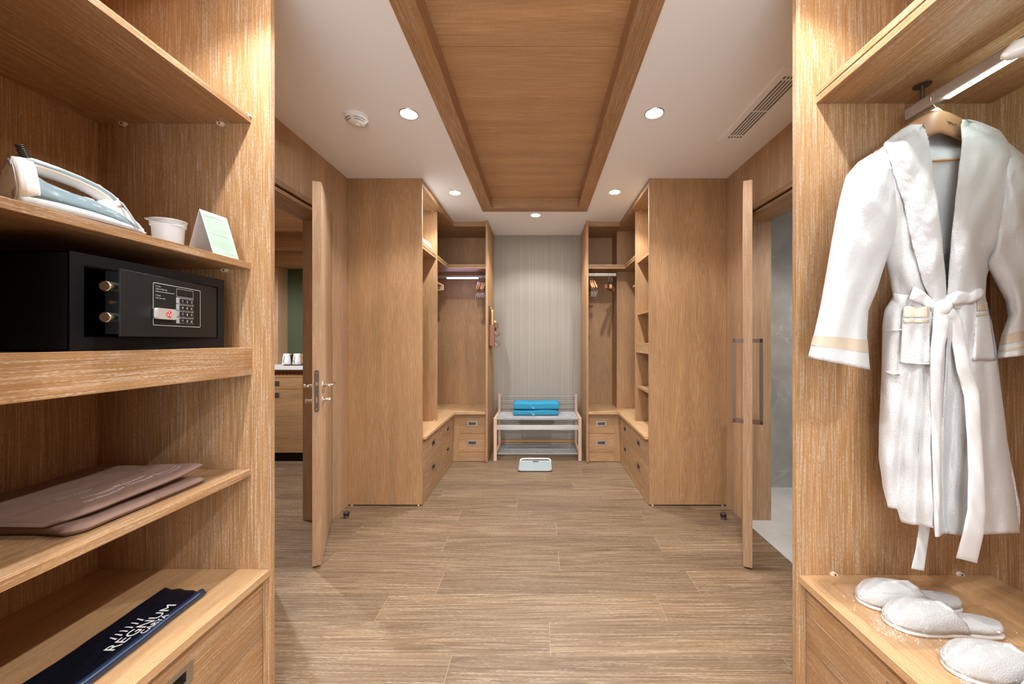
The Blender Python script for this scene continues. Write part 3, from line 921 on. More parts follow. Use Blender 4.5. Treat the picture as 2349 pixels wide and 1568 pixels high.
for i, (x, a, lb) in enumerate(((-.682, 9, 'second from the left'), (-.660, 10, 'third from the left'), (-.640, 7, 'fourth from the left'), (-.617, 5, 'rightmost'))):
    dup(h0, (x, 4.36, HZ + .002), (0, 0, -rt + R(a)), 'wooden clip hanger, %s of the left rail bunch beside the panel' % lb)
for x, a, lb in ((.560, 8, 'leftmost'), (.580, 8, 'middle'), (.602, 6, 'rightmost')):
    dup(h0, (x, 4.20, HZ - .003), (0, 0, rt - R(a)), 'wooden clip hanger on the right rail, %s of the three by the panel' % lb)
# hangers seen broadside deeper in the corners
h1 = make_hanger('wooden_hanger', 'wooden hanger at the left end of the lit rail, its wing slanting down', HANGW, .20, .11, .05, False, (-1.215, 4.02, HZ - .003), (0, 0, R(8)))
def clamp(label, loc, rot, m_):
    t = thing('clamp_hanger', label, 'hanger', loc, rot)
    bm = bmesh.new()
    tube(bm, [(-.018, 0, -.014), (-.020, 0, .0), (-.014, 0, .014), (0, 0, .021), (.014, 0, .014), (.020, 0, 0), (.014, 0, -.018), (.003, 0, -.036), (0, 0, -.05), (0, 0, -.130)], .0018, 8)
    obj('hook', bm, CHROME, t, True, local=True)
    bm = bmesh.new(); tube(bm, [(0, 0, -.070), (0, 0, -.074), (0, 0, -.094), (0, 0, -.098)], [.006, .010, .010, .006], 12)
    obj('collar', bm, BLACK, t, True, local=True)
    bm = bmesh.new()
    for q in (-1, 1): box(bm, -.15, .15, q * .0015, q * .011, -.172, -.130, .002)
    obj('clamp_bar', bm, m_, t, local=True)
    return t
clamp('short straight clamp hanger behind the slanting one at the left end of the lit rail', (-1.215, 4.215, HZ - .003), (0, 0, R(-5)), plain('hanger_wood_pale', (.45, .36, .24), .4))
clamp('dark straight clamp hanger at the free end of the right rail, front one', (.765, 4.20, HZ - .003), (0, 0, R(68)), HANGD)
clamp('brown straight clamp hanger at the free end of the right rail, rear one', (.805, 4.20, HZ - .003), (0, 0, R(72)), HANGW)
dup(h1, (1.2, 4.08, HZ - .003), (0, 0, R(-6)), 'wooden hanger with pale bar poking out beside the right divider panel')

# padded satin hangers
SATIN = plain('white_satin', (.80, .77, .76), .32, 0.0, spec=.6)
def padded(label, loc, rot, lumps=5, L_=.20):
    t = thing('padded_hanger', label, 'hanger', loc, rot)
    bm = bmesh.new()
    pts = [(-.018, 0, -.014), (-.020, 0, .0), (-.014, 0, .014), (0, 0, .021), (.014, 0, .014), (.020, 0, 0), (.014, 0, -.018), (0, 0, -.034), (0, 0, -.052)]
    tube(bm, pts, .002, 8)
    obj('hook', bm, CHROME, t, True, local=True)
    bm = bmesh.new()
    n = 40; loops = []
    for i in range(n + 1):
        u = -1 + 2 * i / n; au = abs(u)
        x = L_ * u; z = -.060 - .055 * au ** 1.6
        r = .020 * math.sqrt(max(0.02, 1 - au ** 5))
        r *= 1 + .07 * math.cos(u * PI * lumps * 2)
        lp_ = []
        for k in range(16):
            a = 2 * PI * k / 16
            rr = r * (1 + .05 * math.sin(3 * a + i * .9))
            lp_.append((x, rr * math.cos(a), z + rr * 1.15 * math.sin(a)))
        loops.append(lp_)
    loft(bm, loops)
    obj('pad', bm, SATIN, t, True, local=True)
    return t
padded('white satin padded hanger on the rail at the top right corner', (1.170, .85, HZ + .001), (0, 0, R(10)), 5, .17)
padded('white padded hanger end showing under the shelf behind the left end panel', (-1.225, 3.30, 2.014), (0, 0, R(2)))

# folded white blanket on the left wardrobe shelf
bm = bmesh.new()
loops = []
for i in range(25):
    v = i / 24
    y = 3.055 + .50 * v
    h = .11 * (1 - .45 * v) + .012 * math.sin(v * 9)
    if v > .8: h *= math.sqrt(max(.05, 1 - ((v - .8) / .2) ** 2))
    lp_ = []
    for k in range(32):
        a = 2 * PI * k / 32
        cx_, sx_ = math.cos(a), math.sin(a)
        lp_.append((-1.23 + .225 * math.copysign(abs(cx_) ** .45, cx_), y, 2.1475 + h / 2 + h / 2 * math.copysign(abs(sx_) ** .6, sx_) + (.004 * math.sin(a * 5 + v * 8) if sx_ > 0 else 0)))
    loops.append(lp_)
loft(bm, loops)
tag(obj('folded_blanket', bm, WOVEN, None, True), 'soft white folded blanket on the high shelf of the left corner wardrobe', 'blanket')

# ================================================================== BENCH, TOWELS, SCALE
bn = thing('luggage_bench', 'luggage bench with pale wood legs and steel rods against the striped wall', 'bench', (-.03, 4.3, 0))
bx0, bx1 = -.503, .4565
yf0, yf1, yk0, yk1 = 4.128, 4.152, 4.570, 4.596
LEGW = wood('bench_ash', 'z', (.42, .24, .15), (.60, .40, .28), (.78, .70, .62), fl=.6)
SEATZ = .462
for sx, x0, x1 in ((-1, bx0, bx0 + .036), (1, bx1 - .036, bx1)):
    bm = bmesh.new()
    xm0, xm1 = (x0, x1)
    for q in (0,):
        box(bm, x0, x1, yf0, yf1 + .010, .004, .474, .003)
    obj('leg', bm, LEGW, bn)
    bm = bmesh.new()
    box(bm, x0 + .003, x1 - .003, yk0, yk1, .004, .672, .003)
    obj('leg', bm, LEGW, bn)
    boxo('side_rail', x0 + .002, x1 - .002, yf1 + .0105, yk0 - .0005, .442, .474, LEGW, bn, .003)
    boxo('side_rail', x0 + .006, x1 - .006, yf1 + .0105, yk0 - .0005, .062, .084, LEGW, bn, .002)
    bm = bmesh.new(); lathe(bm, [(.012, .0005), (.012, .0045)], ((x0 + x1) / 2, yf0 + .015, 0), 16); lathe(bm, [(.012, .0005), (.012, .0045)], ((x0 + x1) / 2, yk0 + .013, 0), 16)
    obj('foot_pad', bm, BLACK, bn)
xi0, xi1 = bx0 + .034, bx1 - .034
def xrod(name, y, z, r, par=bn, mat=STEEL):
    bm = bmesh.new()
    lathe(bm, [(r, xi0), (r, xi1)], (0, y, z), 12, 'x')
    return autosmooth(obj(name, bm, mat, par))
for z in (.642, .588, .534): xrod('back_rod', (yk0 + yk1) / 2, z, .0042)
for k in range(10): xrod('seat_rod', 4.172 + .041 * k, .4595, .0065)
bm = bmesh.new(); box(bm, xi0, xi1, 4.134, 4.160, .448, .463, .004)
obj('front_edge_bar', bm, STEEL, bn)
boxo('apron_bar', xi0, xi1, 4.132, 4.136, .345, .397, STEELB, bn, .0008)
xrod('rear_rail', yk0 + .01, .335, .004)
for k in range(10): xrod('shelf_rod', 4.160 + .0445 * k, .074, .0058)

TOWM = plain('blue_terry', (.045, .30, .48), .95, bump=.9, bscale=500, spec=.1)
TOWL = plain('pale_blue_emblem', (.20, .62, .80), .8)
def towel(zb, h, y0, label, seed, w0, w1):
    t = thing('folded_towel', label, 'towel', ((w0 + w1) / 2, y0 + .12, zb))
    bm = bmesh.new(); loops = []
    rnd = random.Random(seed)
    n = 44
    for i in range(n + 1):
        u = i / n
        x = w0 + (w1 - w0) * u
        e = min(1, min(u, 1 - u) * 22 + .25) ** .5
        lp_ = []
        m_ = 36
        for k in range(m_):
            a = 2 * PI * k / m_
            ca, sa = math.cos(a), math.sin(a)
            yy = y0 + .115 - .115 * math.copysign(abs(ca) ** .35, ca) * (.97 + .03 * e)
            zz = zb + h / 2 + h / 2 * e * math.copysign(abs(sa) ** .45, sa)
            if sa > .2: zz += .004 * math.sin(u * 7 + seed) + .002 * mnoise.noise((u * 9, a * 3, seed))
            # fold groove along the front
            if ca > .8: yy += .004 * math.exp(-(sa / .25) ** 2)
            lp_.append((x, yy, zz))
        loops.append(lp_)
    loft(bm, loops)
    obj('cloth', bm, TOWM, t, True)
    # woven tick-shaped emblem on the front fold
    bm = bmesh.new()
    ex = U(1223, 4.29); ez = zb + h * .45
    pth = [(-.034, .020, .003), (-.020, .006, .006), (-.006, -.012, .010), (.004, -.020, .012), (.014, -.012, .011), (.016, .002, .008), (.008, .010, .003)]
    a_, b_ = [], []
    for dx, dz, w in pth:
        a_.append((ex + dx, y0 - .0016, ez + dz + w * .5)); b_.append((ex + dx, y0 - .0016, ez + dz - w * .5))
    loft(bm, [a_, b_], False, False)
    for v in list(bm.verts): pass
    ob = obj('emblem', bm, TOWL, t)
    md = ob.modifiers.new('s', 'SOLIDIFY'); md.thickness = .0015; md.offset = 0
    return t
towel(.4665, .064, 4.285, 'bright blue folded towel lying directly on the bench, lower of the two', 3, -.302, .215)
towel(.532, .083, 4.285, 'bright blue folded towel on top of the other one on the bench', 8, -.298, .222)

sc_ = thing('bathroom_scale', 'flat grey-green bathroom scale with a chrome handle bar on the floor', 'scale', (-.046, 3.95, 0))
sx0, sx1, sy0, sy1 = -.218, .126, 3.80, 4.10
bm = bmesh.new()
o_ = rrect(sx1 - sx0, sy1 - sy0, .028, 6)
prism(bm, [(-.046 + u, 3.95 + v, .010) for u, v in o_], (0, 0, .012), .003)
obj('base', bm, plain('scale_silver', (.62, .60, .60), .3, .6), sc_)
bm = bmesh.new()
o_ = rrect(sx1 - sx0 - .012, sy1 - sy0 - .022, .022, 6)
prism(bm, [(-.046 + u, 3.947 + v, .0222) for u, v in o_], (0, 0, .004), .001)
obj('glass_top', bm, plain('scale_glass', (.42, .50, .50), .15), sc_)
boxo('display', -.075, -.012, 4.030, 4.066, .0264, .0268, plain('lcd', (.05, .065, .065), .2), sc_, 0)
bm = bmesh.new()
tube(bm, [(-.208, 4.075, .018), (-.207, 4.09, .026), (-.198, 4.112, .032), (-.175, 4.122, .034), (.083, 4.122, .034), (.106, 4.112, .032), (.115, 4.09, .026), (.116, 4.075, .018)], .0085, 12)
obj('handle_bar', bm, plain('white_gloss_bar', (.85, .85, .85), .15), sc_, True)
bm = bmesh.new()
for x in (-.19, .098):
    for y in (3.83, 4.07): lathe(bm, [(.014, .0005), (.014, .011)], (x, y, 0), 16)
obj('foot', bm, BLACK, sc_)

# ================================================================== SHOE-CARE HOLDER on the alcove side panel
LEA = plain('brown_leather', (.21, .085, .040), .5, bump=.1, bscale=600)
LEAD = plain('dark_brown_leather', (.12, .045, .022), .5)
px_ = -.5595
lh = thing('leather_holder', 'brown leather shoe-care holder hung on the panel beside the striped wall', 'holder', (px_, 4.29, 1.2))
boxo('back_board', px_, px_ + .006, 4.165, 4.40, U(0, 0) + W(799, 4.2), W(702, 4.2), LEAD, lh, .001)
bm = bmesh.new()
za, zb_ = W(792.5, 4.19), W(744.5, 4.19)
for q in ((px_ + .0065, px_ + .010, 4.17, 4.245), (px_ + .054, px_ + .058, 4.17, 4.245), (px_ + .010, px_ + .054, 4.17, 4.174), (px_ + .010, px_ + .054, 4.241, 4.245)):
    box(bm, q[0], q[1], q[2], q[3], za, zb_, .0008)
box(bm, px_ + .010, px_ + .054, 4.174, 4.241, za, za + .004)
obj('pocket', bm, LEA, lh)
for zt, zl in ((W(740, 4.3), W(752, 4.3)),):
    bm = bmesh.new()
    for q in ((px_ + .0065, px_ + .009, 4.275, 4.375), (px_ + .078, px_ + .081, 4.275, 4.375), (px_ + .009, px_ + .078, 4.275, 4.278), (px_ + .009, px_ + .078, 4.372, 4.375)):
        box(bm, q[0], q[1], q[2], q[3], zl, zt, .0008)
    obj('bottle_band', bm, LEA, lh)
for zc_ in (W(764, 4.3), W(789.5, 4.3)):
    bm = bmesh.new(); lo = []
    for k in range(21):
        a = R(-110 + 220 * k / 20)
        lo.append([(px_ + .055 + .038 * math.cos(a) * (1.25), y, zc_ + .038 * math.sin(a)) for y in (4.285, 4.36)])
    loft(bm, lo, False, False)
    ob = obj('loop', bm, LEA, lh); md = ob.modifiers.new('s', 'SOLIDIFY'); md.thickness = .003
def brush(name, zc_, label):
    t = thing(name, label, 'brush', (px_ + .05, 4.32, zc_))
    bm = bmesh.new(); lathe(bm, [(.012, -.045), (.022, -.040), (.024, 0), (.022, .040), (.012, .045)], (px_ + .048, 4.322, zc_), 20, 'y')
    autosmooth(obj('handle', bm, HANGW, t))
    bm = bmesh.new()
    lathe(bm, [(.0265, -.028), (.0275, 0), (.0265, .028)], (px_ + .048, 4.322, zc_), 20, 'y')
    autosmooth(obj('bristles', bm, plain('bristle_pale', (.6, .57, .48), .9), t))
brush('shoe_brush', W(764, 4.3), 'small shoe brush tucked in the upper leather loop of the holder')
brush('shoe_brush', W(789.5, 4.3), 'small shoe brush tucked in the lower leather loop of the holder')
sh_ = thing('shoe_horn', 'tall golden-wood shoe horn standing in the leather holder pocket', 'shoe horn', (px_ + .03, 4.205, 1.4))
bm = bmesh.new(); lo = []
for k in range(14):
    v = k / 13
    z = za + .01 + (W(710, 4.2) - za - .01) * v
    w = .024 * (1 - .15 * math.sin(v * PI)) * (1 if v < .95 else .6)
    xc = px_ + .028 + .006 * math.sin(v * 2.2)
    lo.append([(xc + .012 * math.cos(a), 4.205 + w * math.sin(a), z) for a in [2 * PI * q / 12 for q in range(12)]])
loft(bm, lo)
obj('blade', bm, plain('golden_wood', (.56, .30, .10), .4), sh_, True)
bm = bmesh.new()
tube(bm, [(px_ + .026, 4.205, W(711, 4.2)), (px_ + .020, 4.20, W(706, 4.2)), (px_ + .012, 4.20, W(704, 4.2)), (px_ + .0, 4.2, W(706, 4.2)) if False else (px_ + .010, 4.205, W(708, 4.2))], .003, 8)
obj('cord_loop', bm, plain('cream_cord', (.75, .66, .52), .8), sh_, True)
bt = thing('polish_bottle', 'small shoe-polish bottle with white cap in the leather holder', 'bottle', (px_ + .045, 4.325, 1.5))
bm = bmesh.new(); lathe(bm, [(.020, W(758, 4.3)), (.021, W(757, 4.3)), (.021, W(741, 4.3)), (.014, W(739, 4.3)), (.0005, W(739, 4.3))], (px_ + .045, 4.325, 0), 20)
autosmooth(obj('body', bm, LEAD, bt))
bm = bmesh.new(); lathe(bm, [(.016, W(739.2, 4.3)), (.016, W(735.2, 4.3)), (.0005, W(735.2, 4.3))], (px_ + .045, 4.325, 0), 20)
autosmooth(obj('cap', bm, WHITEP, bt))
# ================================================================== BATHROBE
YC = 1.125                     # plane through the hanger
def interp(tab, v):
    if v <= tab[0][0]: return tab[0][1:]
    for a, b in zip(tab[:-1], tab[1:]):
        if v <= b[0]:
            k = (v - a[0]) / (b[0] - a[0]); k2 = k * k * (3 - 2 * k) * .4 + k * .6
            return tuple(p + (q - p) * k2 for p, q in zip(a[1:], b[1:]))
    return tab[-1][1:]
# outline of the body: height mark, left edge, right edge (survey marks, metres via U/W)
BODY = [(292, 2118, 2222), (312, 2075, 2270), (335, 2030, 2318), (365, 1995, 2352), (400, 1975, 2366), (450, 1985, 2360), (500, 2005, 2336), (550, 2026, 2304), (600, 2036, 2268),
        (640, 2046, 2258), (680, 2052, 2256), (715, 2032, 2264), (745, 2028, 2272), (811, 2027, 2283), (848, 2026, 2287), (993, 2020, 2304), (1060, 2019, 2312), (1156, 2028, 2326), (1225, 2040, 2336)]
VIN = [(280, 2118, 2204), (330, 2132, 2206), (400, 2143, 2198), (470, 2152, 2190), (560, 2162, 2181), (640, 2170, 2175), (690, 2172, 2172)]
LOUT = [(284, 2090), (300, 2062), (318, 2040), (330, 2026), (352, 2036), (385, 2047), (430, 2060), (470, 2074), (520, 2084), (560, 2092), (610, 2106), (640, 2114), (690, 2134)]
ROUT = [(272, 2222), (284, 2262), (300, 2296), (330, 2316), (380, 2318), (440, 2308), (500, 2302), (560, 2288), (600, 2275), (640, 2262), (690, 2250)]
def depth(py):
    return interp([(280, .040), (340, .050), (420, .060), (600, .062), (690, .052), (740, .075), (900, .085), (1240, .095)], py)[0]
def gauss(x, c, w): return math.exp(-((x - c) / w) ** 2)
def front(px, py):
    xl, xr = interp(BODY, py)
    xm, hw = (xl + xr) / 2, (xr - xl) / 2
    t = max(-1, min(1, (px - xm) / hw))
    y = YC - depth(py) * max(0, 1 - abs(t) ** 2.3) ** .62
    # skirt folds hang from the belt and open downward
    k = max(0, min(1, (py - 690) / 420))
    if py > 690:
        s = (px - 2165) / (1 + k * .28)
        y += k * (.015 * math.sin(s / 13.0 + .6) + .008 * math.sin(s / 6.7 + 1.9) + .012 * gauss(s, 22, 14) - .014 * gauss(s, 60, 16)) * (1 - t ** 4)
        y += .0035 * math.sin(s / 5.0 + py / 90.0) * (1 - t ** 4) * min(1, (py - 690) / 40)
    else:
        k2 = max(0, min(1, (py - 380) / 260))
        s = (px - 2165)
        y += k2 * .006 * math.sin(s / (7.5 + (690 - py) * .035) + .4) * (1 - t ** 4)
    y += .010 * mnoise.noise((px / 30.0, py / 75.0, 3.1)) * (1 - t ** 6)
    return y
def hem(px):
    return interp([(2015, 1158), (2060, 1166), (2069, 1196), (2100, 1203), (2137, 1208), (2150, 1229), (2160, 1222), (2207, 1226), (2336, 1221)], px)[0]
def P3(px, py, y): return (U(px, y), y, W(py, y))

rb = thing('bathrobe', 'white terry bathrobe with shawl collar and tied belt hanging on a wooden hanger', 'bathrobe', (U(2160, YC), YC, 1.45))
bm = bmesh.new()
NR, NF, NB = 120, 110, 40
grid = []
for i in range(NR + 1):
    v = i / NR
    pn = 292 + (1225 - 292) * v
    xl, xr = interp(BODY, pn)
    xm, hw = (xl + xr) / 2, (xr - xl) / 2
    row = []
    for j in range(NF):
        t = -math.cos(PI * (j + .0) / (NF))
        px = xm + hw * t
        py = pn if pn < 1000 else 1000 + (pn - 1000) * (hem(px) - 1000) / 225.0
        y = front(px, py)
        row.append((bm.verts.new(P3(px, py, y)), px, py, True))
    for j in range(NB):
        t = math.cos(PI * (j + .0) / (NB))
        px = xm + hw * t
        py = pn if pn < 1000 else 1000 + (pn - 1000) * (1164 - 1000) / 225.0
        d = .045 * max(0, 1 - t * t) ** .6 * (1 + .0 * i)
        d += (-.068) * (1 - t * t) * max(0, min(1, (700 - pn) / 120)) * max(0, min(1, (pn - 318) / 40))
        y = YC + d + .006 * math.sin(px / 12.0) * max(0, 1 - t * t) * min(1, max(0, pn - 700) / 200)
        row.append((bm.verts.new(P3(px, py, min(y, 1.235))), px, py, False))
    grid.append(row)
n = NF + NB
for i in range(NR):
    for j in range(n):
        q = (grid[i][j], grid[i][(j + 1) % n], grid[i + 1][(j + 1) % n], grid[i + 1][j])
        cx = sum(a[1] for a in q) / 4; cy_ = sum(a[2] for a in q) / 4
        if all(a[3] for a in q) and cy_ < 690:
            a_, b_ = interp(VIN, cy_)
            if a_ - 7 < cx < b_ + 7: continue
        bm.faces.new([a[0] for a in q])
ob = obj('body', bm, TERRY, rb, True)
md = ob.modifiers.new('s', 'SOLIDIFY'); md.thickness = .004; md.offset = 1

def strip(name, tab_out, tab_in, p0, p1, off, th, mat, nseg=70, m=18, fuzz=.002, puff=.010):
    bm = bmesh.new(); loops = []
    for i in range(nseg + 1):
        py = p0 + (p1 - p0) * i / nseg
        xo = interp(tab_out, py)[0]; xi = tab_in(py)
        lp_ = []
        e = min(1, i / 4 + .2) ** .5
        for j in range(m):
            t = j / (m - 1)
            px = xo + (xi - xo) * t
            b = math.sin(PI * min(1, max(0, t * .94 + .03))) ** .5
            wv = .003 * math.sin(py / 34.0 + t * 3) + fuzz * mnoise.noise((px / 6.0, py / 6.0, .5)) + .004 * mnoise.noise((px / 30.0, py / 50.0, 5.5))
            lp_.append(P3(px, py, front(px, py) - off - puff * b * e + wv))
        for j in range(m - 1, -1, -1):
            t = j / (m - 1)
            px = xo + (xi - xo) * t
            lp_.append(P3(px, py, front(px, py) - off + .004))
        loops.append(lp_)
    loft(bm, loops)
    return obj(name, bm, mat, rb, True)
strip('lapel', ROUT, lambda p: interp(VIN, p)[1] if p > 280 else 2207, 274, 694, .006, .01, TERRY)
strip('lapel', LOUT, lambda p: interp(VIN, p)[0], 285, 694, .009, .01, TERRY)

def sleeve(name, rows, r0, yoff, mat, s0=0.0, s1=1.0, grow=1.0, seed=0, nseg=64, open_end=True):
    """rows: (outer x, outer y, inner x, inner y, depth radius)"""
    bm = bmesh.new(); loops = []
    tab = [(k / (len(rows) - 1), *r) for k, r in enumerate(rows)]
    for i in range(nseg + 1):
        s = s0 + (s1 - s0) * i / nseg
        ox, oy, ix, iy, dr = interp(tab, s)
        mx_, my_ = (ox + ix) / 2, (oy + iy) / 2
        hx, hy = (ox - ix) / 2, (oy - iy) / 2
        lp_ = []
        for k in range(56):
            a = 2 * PI * k / 56
            ca, sa = math.cos(a), math.sin(a)
            wr = 1 + (.09 * math.sin(3 * a + s * 5 + seed) + .06 * math.sin(7 * a + s * 9 + seed * 2)) * (1 - abs(ca) ** 3) + .14 * mnoise.noise((a * 1.2, s * 7, seed))* (1 - abs(ca) ** 3)
            y = YC + yoff - dr * grow * wr * math.copysign(abs(sa) ** .8, sa)
            lp_.append(P3(mx_ + hx * ca * grow, my_ + hy * ca * grow, y))
        loops.append(lp_)
    # turn the cuff inward so that it reads as an open hem
    if open_end:
        last = loops[-1]; c = Vector((0, 0, 0))
        for p in last: c += Vector(p)
        c /= len(last)
        loops.append([tuple(Vector(p) + (c - Vector(p)) * .10 + Vector((0, 0, .001))) for p in last])
        loops.append([tuple(Vector(p) + (c - Vector(p)) * .14 + Vector((0, 0, .03))) for p in last])
    loft(bm, loops, False)
    return obj(name, bm, mat, rb, True)
SL = [(2000, 352, 2060, 400, .040), (1968, 372, 2066, 455, .058), (1940, 404, 2066, 520, .064), (1930, 440, 2056, 552, .062), (1919, 490, 2036, 590, .056), (1908, 550, 2024, 625, .052), (1896, 620, 2012, 665, .050), (1882, 700, 1992, 712, .050), (1868, 762, 1989, 770, .052), (1853, 819, 1996, 848, .055)]
sl = sleeve('sleeve', SL, .05, -.012, TERRY, seed=1.0)
sleeve('cuff_band', SL, .05, -.012, BEIGEC, .905, .945, 1.012, 1.0, 6, False)
SRr = [(2335, 345, 2285, 395, .040), (2352, 368, 2280, 450, .058), (2366, 400, 2276, 515, .062), (2374, 440, 2276, 556, .060), (2377, 490, 2262, 606, .054), (2378, 550, 2285, 650, .050), (2379, 620, 2306, 690, .050), (2380, 690, 2312, 725, .050), (2380, 752, 2296, 770, .052), (2380, 812, 2286, 822, .055)]
sleeve('sleeve', SRr, .05, .0, TERRY, seed=4.0)
sleeve('cuff_band', SRr, .05, .0, BEIGEC, .885, .935, 1.014, 4.0, 6, False)
sleeve('cuff_line', SRr, .05, .0, BEIGEC, .955, .965, 1.014, 4.0, 2, False)

def ribbon(name, pts, off, mat, th=.005, puff=.003, m=9, sub=6, seam=True, fix=None):
    """cloth ribbon lying on the robe; pts = (px, py, half width)"""
    dense = []
    for a, b in zip(pts[:-1], pts[1:]):
        for k in range(sub): dense.append(tuple(p + (q - p) * k / sub for p, q in zip(a, b)))
    dense.append(pts[-1])
    bm = bmesh.new(); loops = []
    for i, (px, py, w) in enumerate(dense):
        q0, q1 = dense[max(0, i - 1)], dense[min(len(dense) - 1, i + 1)]
        tx, ty = q1[0] - q0[0], q1[1] - q0[1]
        l = math.hypot(tx, ty) or 1
        nx, ny = -ty / l, tx / l
        yb = (front(px, min(py, 1215)) if fix is None else fix) - off
        lp_ = []
        for j in range(m):
            t = -1 + 2 * j / (m - 1)
            x, y_ = px + nx * w * t, py + ny * w * t
            lp_.append(P3(x, y_, yb - puff * (1 - t ** 4) - th * .5 + .0012 * math.sin(i * 1.1 + t * 4)))
        for j in range(m - 1, -1, -1):
            t = -1 + 2 * j / (m - 1)
            x, y_ = px + nx * w * t, py + ny * w * t
            lp_.append(P3(x, y_, yb + th * .5))
        loops.append(lp_)
    loft(bm, loops)
    return obj(name, bm, mat, rb, True)
# belt around the waist
bm = bmesh.new(); loops = []
for py in (672, 676, 688, 700, 704):
    e = .0045 if py in (672, 704) else .008
    lp_ = []
    xl, xr = 2051, 2257
    for j in range(60):
        t = -math.cos(PI * j / 60); px = (xl + xr) / 2 + (xr - xl) / 2 * t * 1.01
        y = front(px, 688) - e
        lp_.append(P3(px, py + 6 * (1 - t * t), y))
    for j in range(24):
        t = math.cos(PI * j / 24); px = (xl + xr) / 2 + (xr - xl) / 2 * t * 1.01
        lp_.append(P3(px, py, YC + .05 * max(0, 1 - t * t) ** .6 + e))
    loops.append(lp_)
loft(bm, loops, False)
ob = obj('belt', bm, WOVEN, rb, True); md = ob.modifiers.new('s', 'SOLIDIFY'); md.thickness = .003
ribbon('belt_wrap', [(2090, 672, 16), (2110, 680, 15), (2130, 694, 12), (2150, 706, 9)], .012, WOVEN, .008, .006)
ribbon('belt_loop', [(2166, 704, 9), (2180, 688, 15), (2200, 682, 15), (2226, 684, 11), (2246, 672, 12), (2254, 664, 7)], .014, WOVEN, .010, .008)
bm = bmesh.new()
c = Vector(P3(2162, 705, front(2162, 700) - .022))
lo = []
for i in range(15):
    th_ = PI * i / 14
    lo.append([tuple(c + Vector(((.0005 + .024 * math.sin(th_)) * math.cos(a) * (1 + .12 * math.sin(3 * a)), .017 * math.sin(th_) * math.sin(a), .022 * math.cos(th_) + .006 * math.cos(a) * math.sin(th_)))) for a in [2 * PI * k / 24 for k in range(24)]])
loft(bm, lo)
obj('belt_knot', bm, WOVEN, rb, True)
ribbon('belt_tail', [(2160, 706, 19), (2161, 722, 20), (2157, 760, 18), (2150, 800, 15.5), (2147, 850, 13), (2147, 950, 11.5), (2148, 1050, 9.5), (2149, 1150, 7.5), (2149, 1210, 6), (2150, 1231, 5)], .016, WOVEN, .005, .004)
ribbon('belt_tail', [(2178, 712, 10), (2194, 735, 13), (2200, 790, 16), (2212, 850, 17), (2229, 905, 18), (2235, 1000, 17), (2239, 1080, 18), (2240, 1170, 21), (2232, 1225, 24), (2217, 1285, 25)], .012, WOVEN, .005, .004)
ribbon('belt_end', [(2121, 1190, 13), (2120, 1215, 13), (2113, 1262, 13), (2105, 1306, 15)], -.02, WOVEN, .005, .002, fix=YC - .05)
# front edge placket
ribbon('front_facing', [(2176, 735, 3), (2174, 800, 4), (2168, 900, 4), (2162, 1000, 5), (2160, 1100, 6), (2162, 1195, 8), (2170, 1222, 10)], .003, TERRY, .006, .004)
# pockets
def patch(name, q, off, mat, th=.003, nu=16, nv=16, par=None):
    """q = left x top, right x top, y top, left x bottom, right x bottom, y bottom"""
    bm = bmesh.new(); rows = []
    for i in range(nv + 1):
        v = i / nv; py = q[2] + (q[5] - q[2]) * v
        a, b = q[0] + (q[3] - q[0]) * v, q[1] + (q[4] - q[1]) * v
        rows.append([P3(a + (b - a) * j / nu, py, front(a + (b - a) * j / nu, py) - off) for j in range(nu + 1)])
    loft(bm, rows, False, False)
    ob = obj(name, bm, mat, par or rb, True)
    md = ob.modifiers.new('s', 'SOLIDIFY'); md.thickness = th; md.offset = 0
    return ob
pk = patch('pocket', (2073, 2130, 704, 2066, 2134, 834), .010, TERRY, .006)
patch('pocket_stripe', (2073, 2129, 705, 2072, 2130, 727), .0145, BEIGEC, .001, par=pk)
patch('pocket_stripe', (2072, 2130, 733, 2072, 2130, 739), .0145, BEIGEC, .001, par=pk)
ribbon('pocket_seam', [(2066, 829, 2.2), (2100, 833, 2.2), (2133, 834, 2.2)], .013, WOVEN, .003, .002, 5)
pk = patch('pocket', (2240, 2262, 692, 2232, 2282, 826), .008, TERRY, .006)
patch('pocket_stripe', (2243, 2262, 693, 2242, 2266, 712), .0165, BEIGEC, .001, par=pk)
patch('pocket_stripe', (2242, 2267, 718, 2241, 2268, 724), .0165, BEIGEC, .001, par=pk)
ribbon('side_seam', [(2030, 758, 2), (2050, 757, 2), (2071, 756, 2)], .006, WOVEN, .003, .002, 5)
ribbon('side_seam', [(2028, 850, 2.2), (2045, 857, 2.2), (2064, 857, 2.2)], .006, WOVEN, .003, .002, 5)

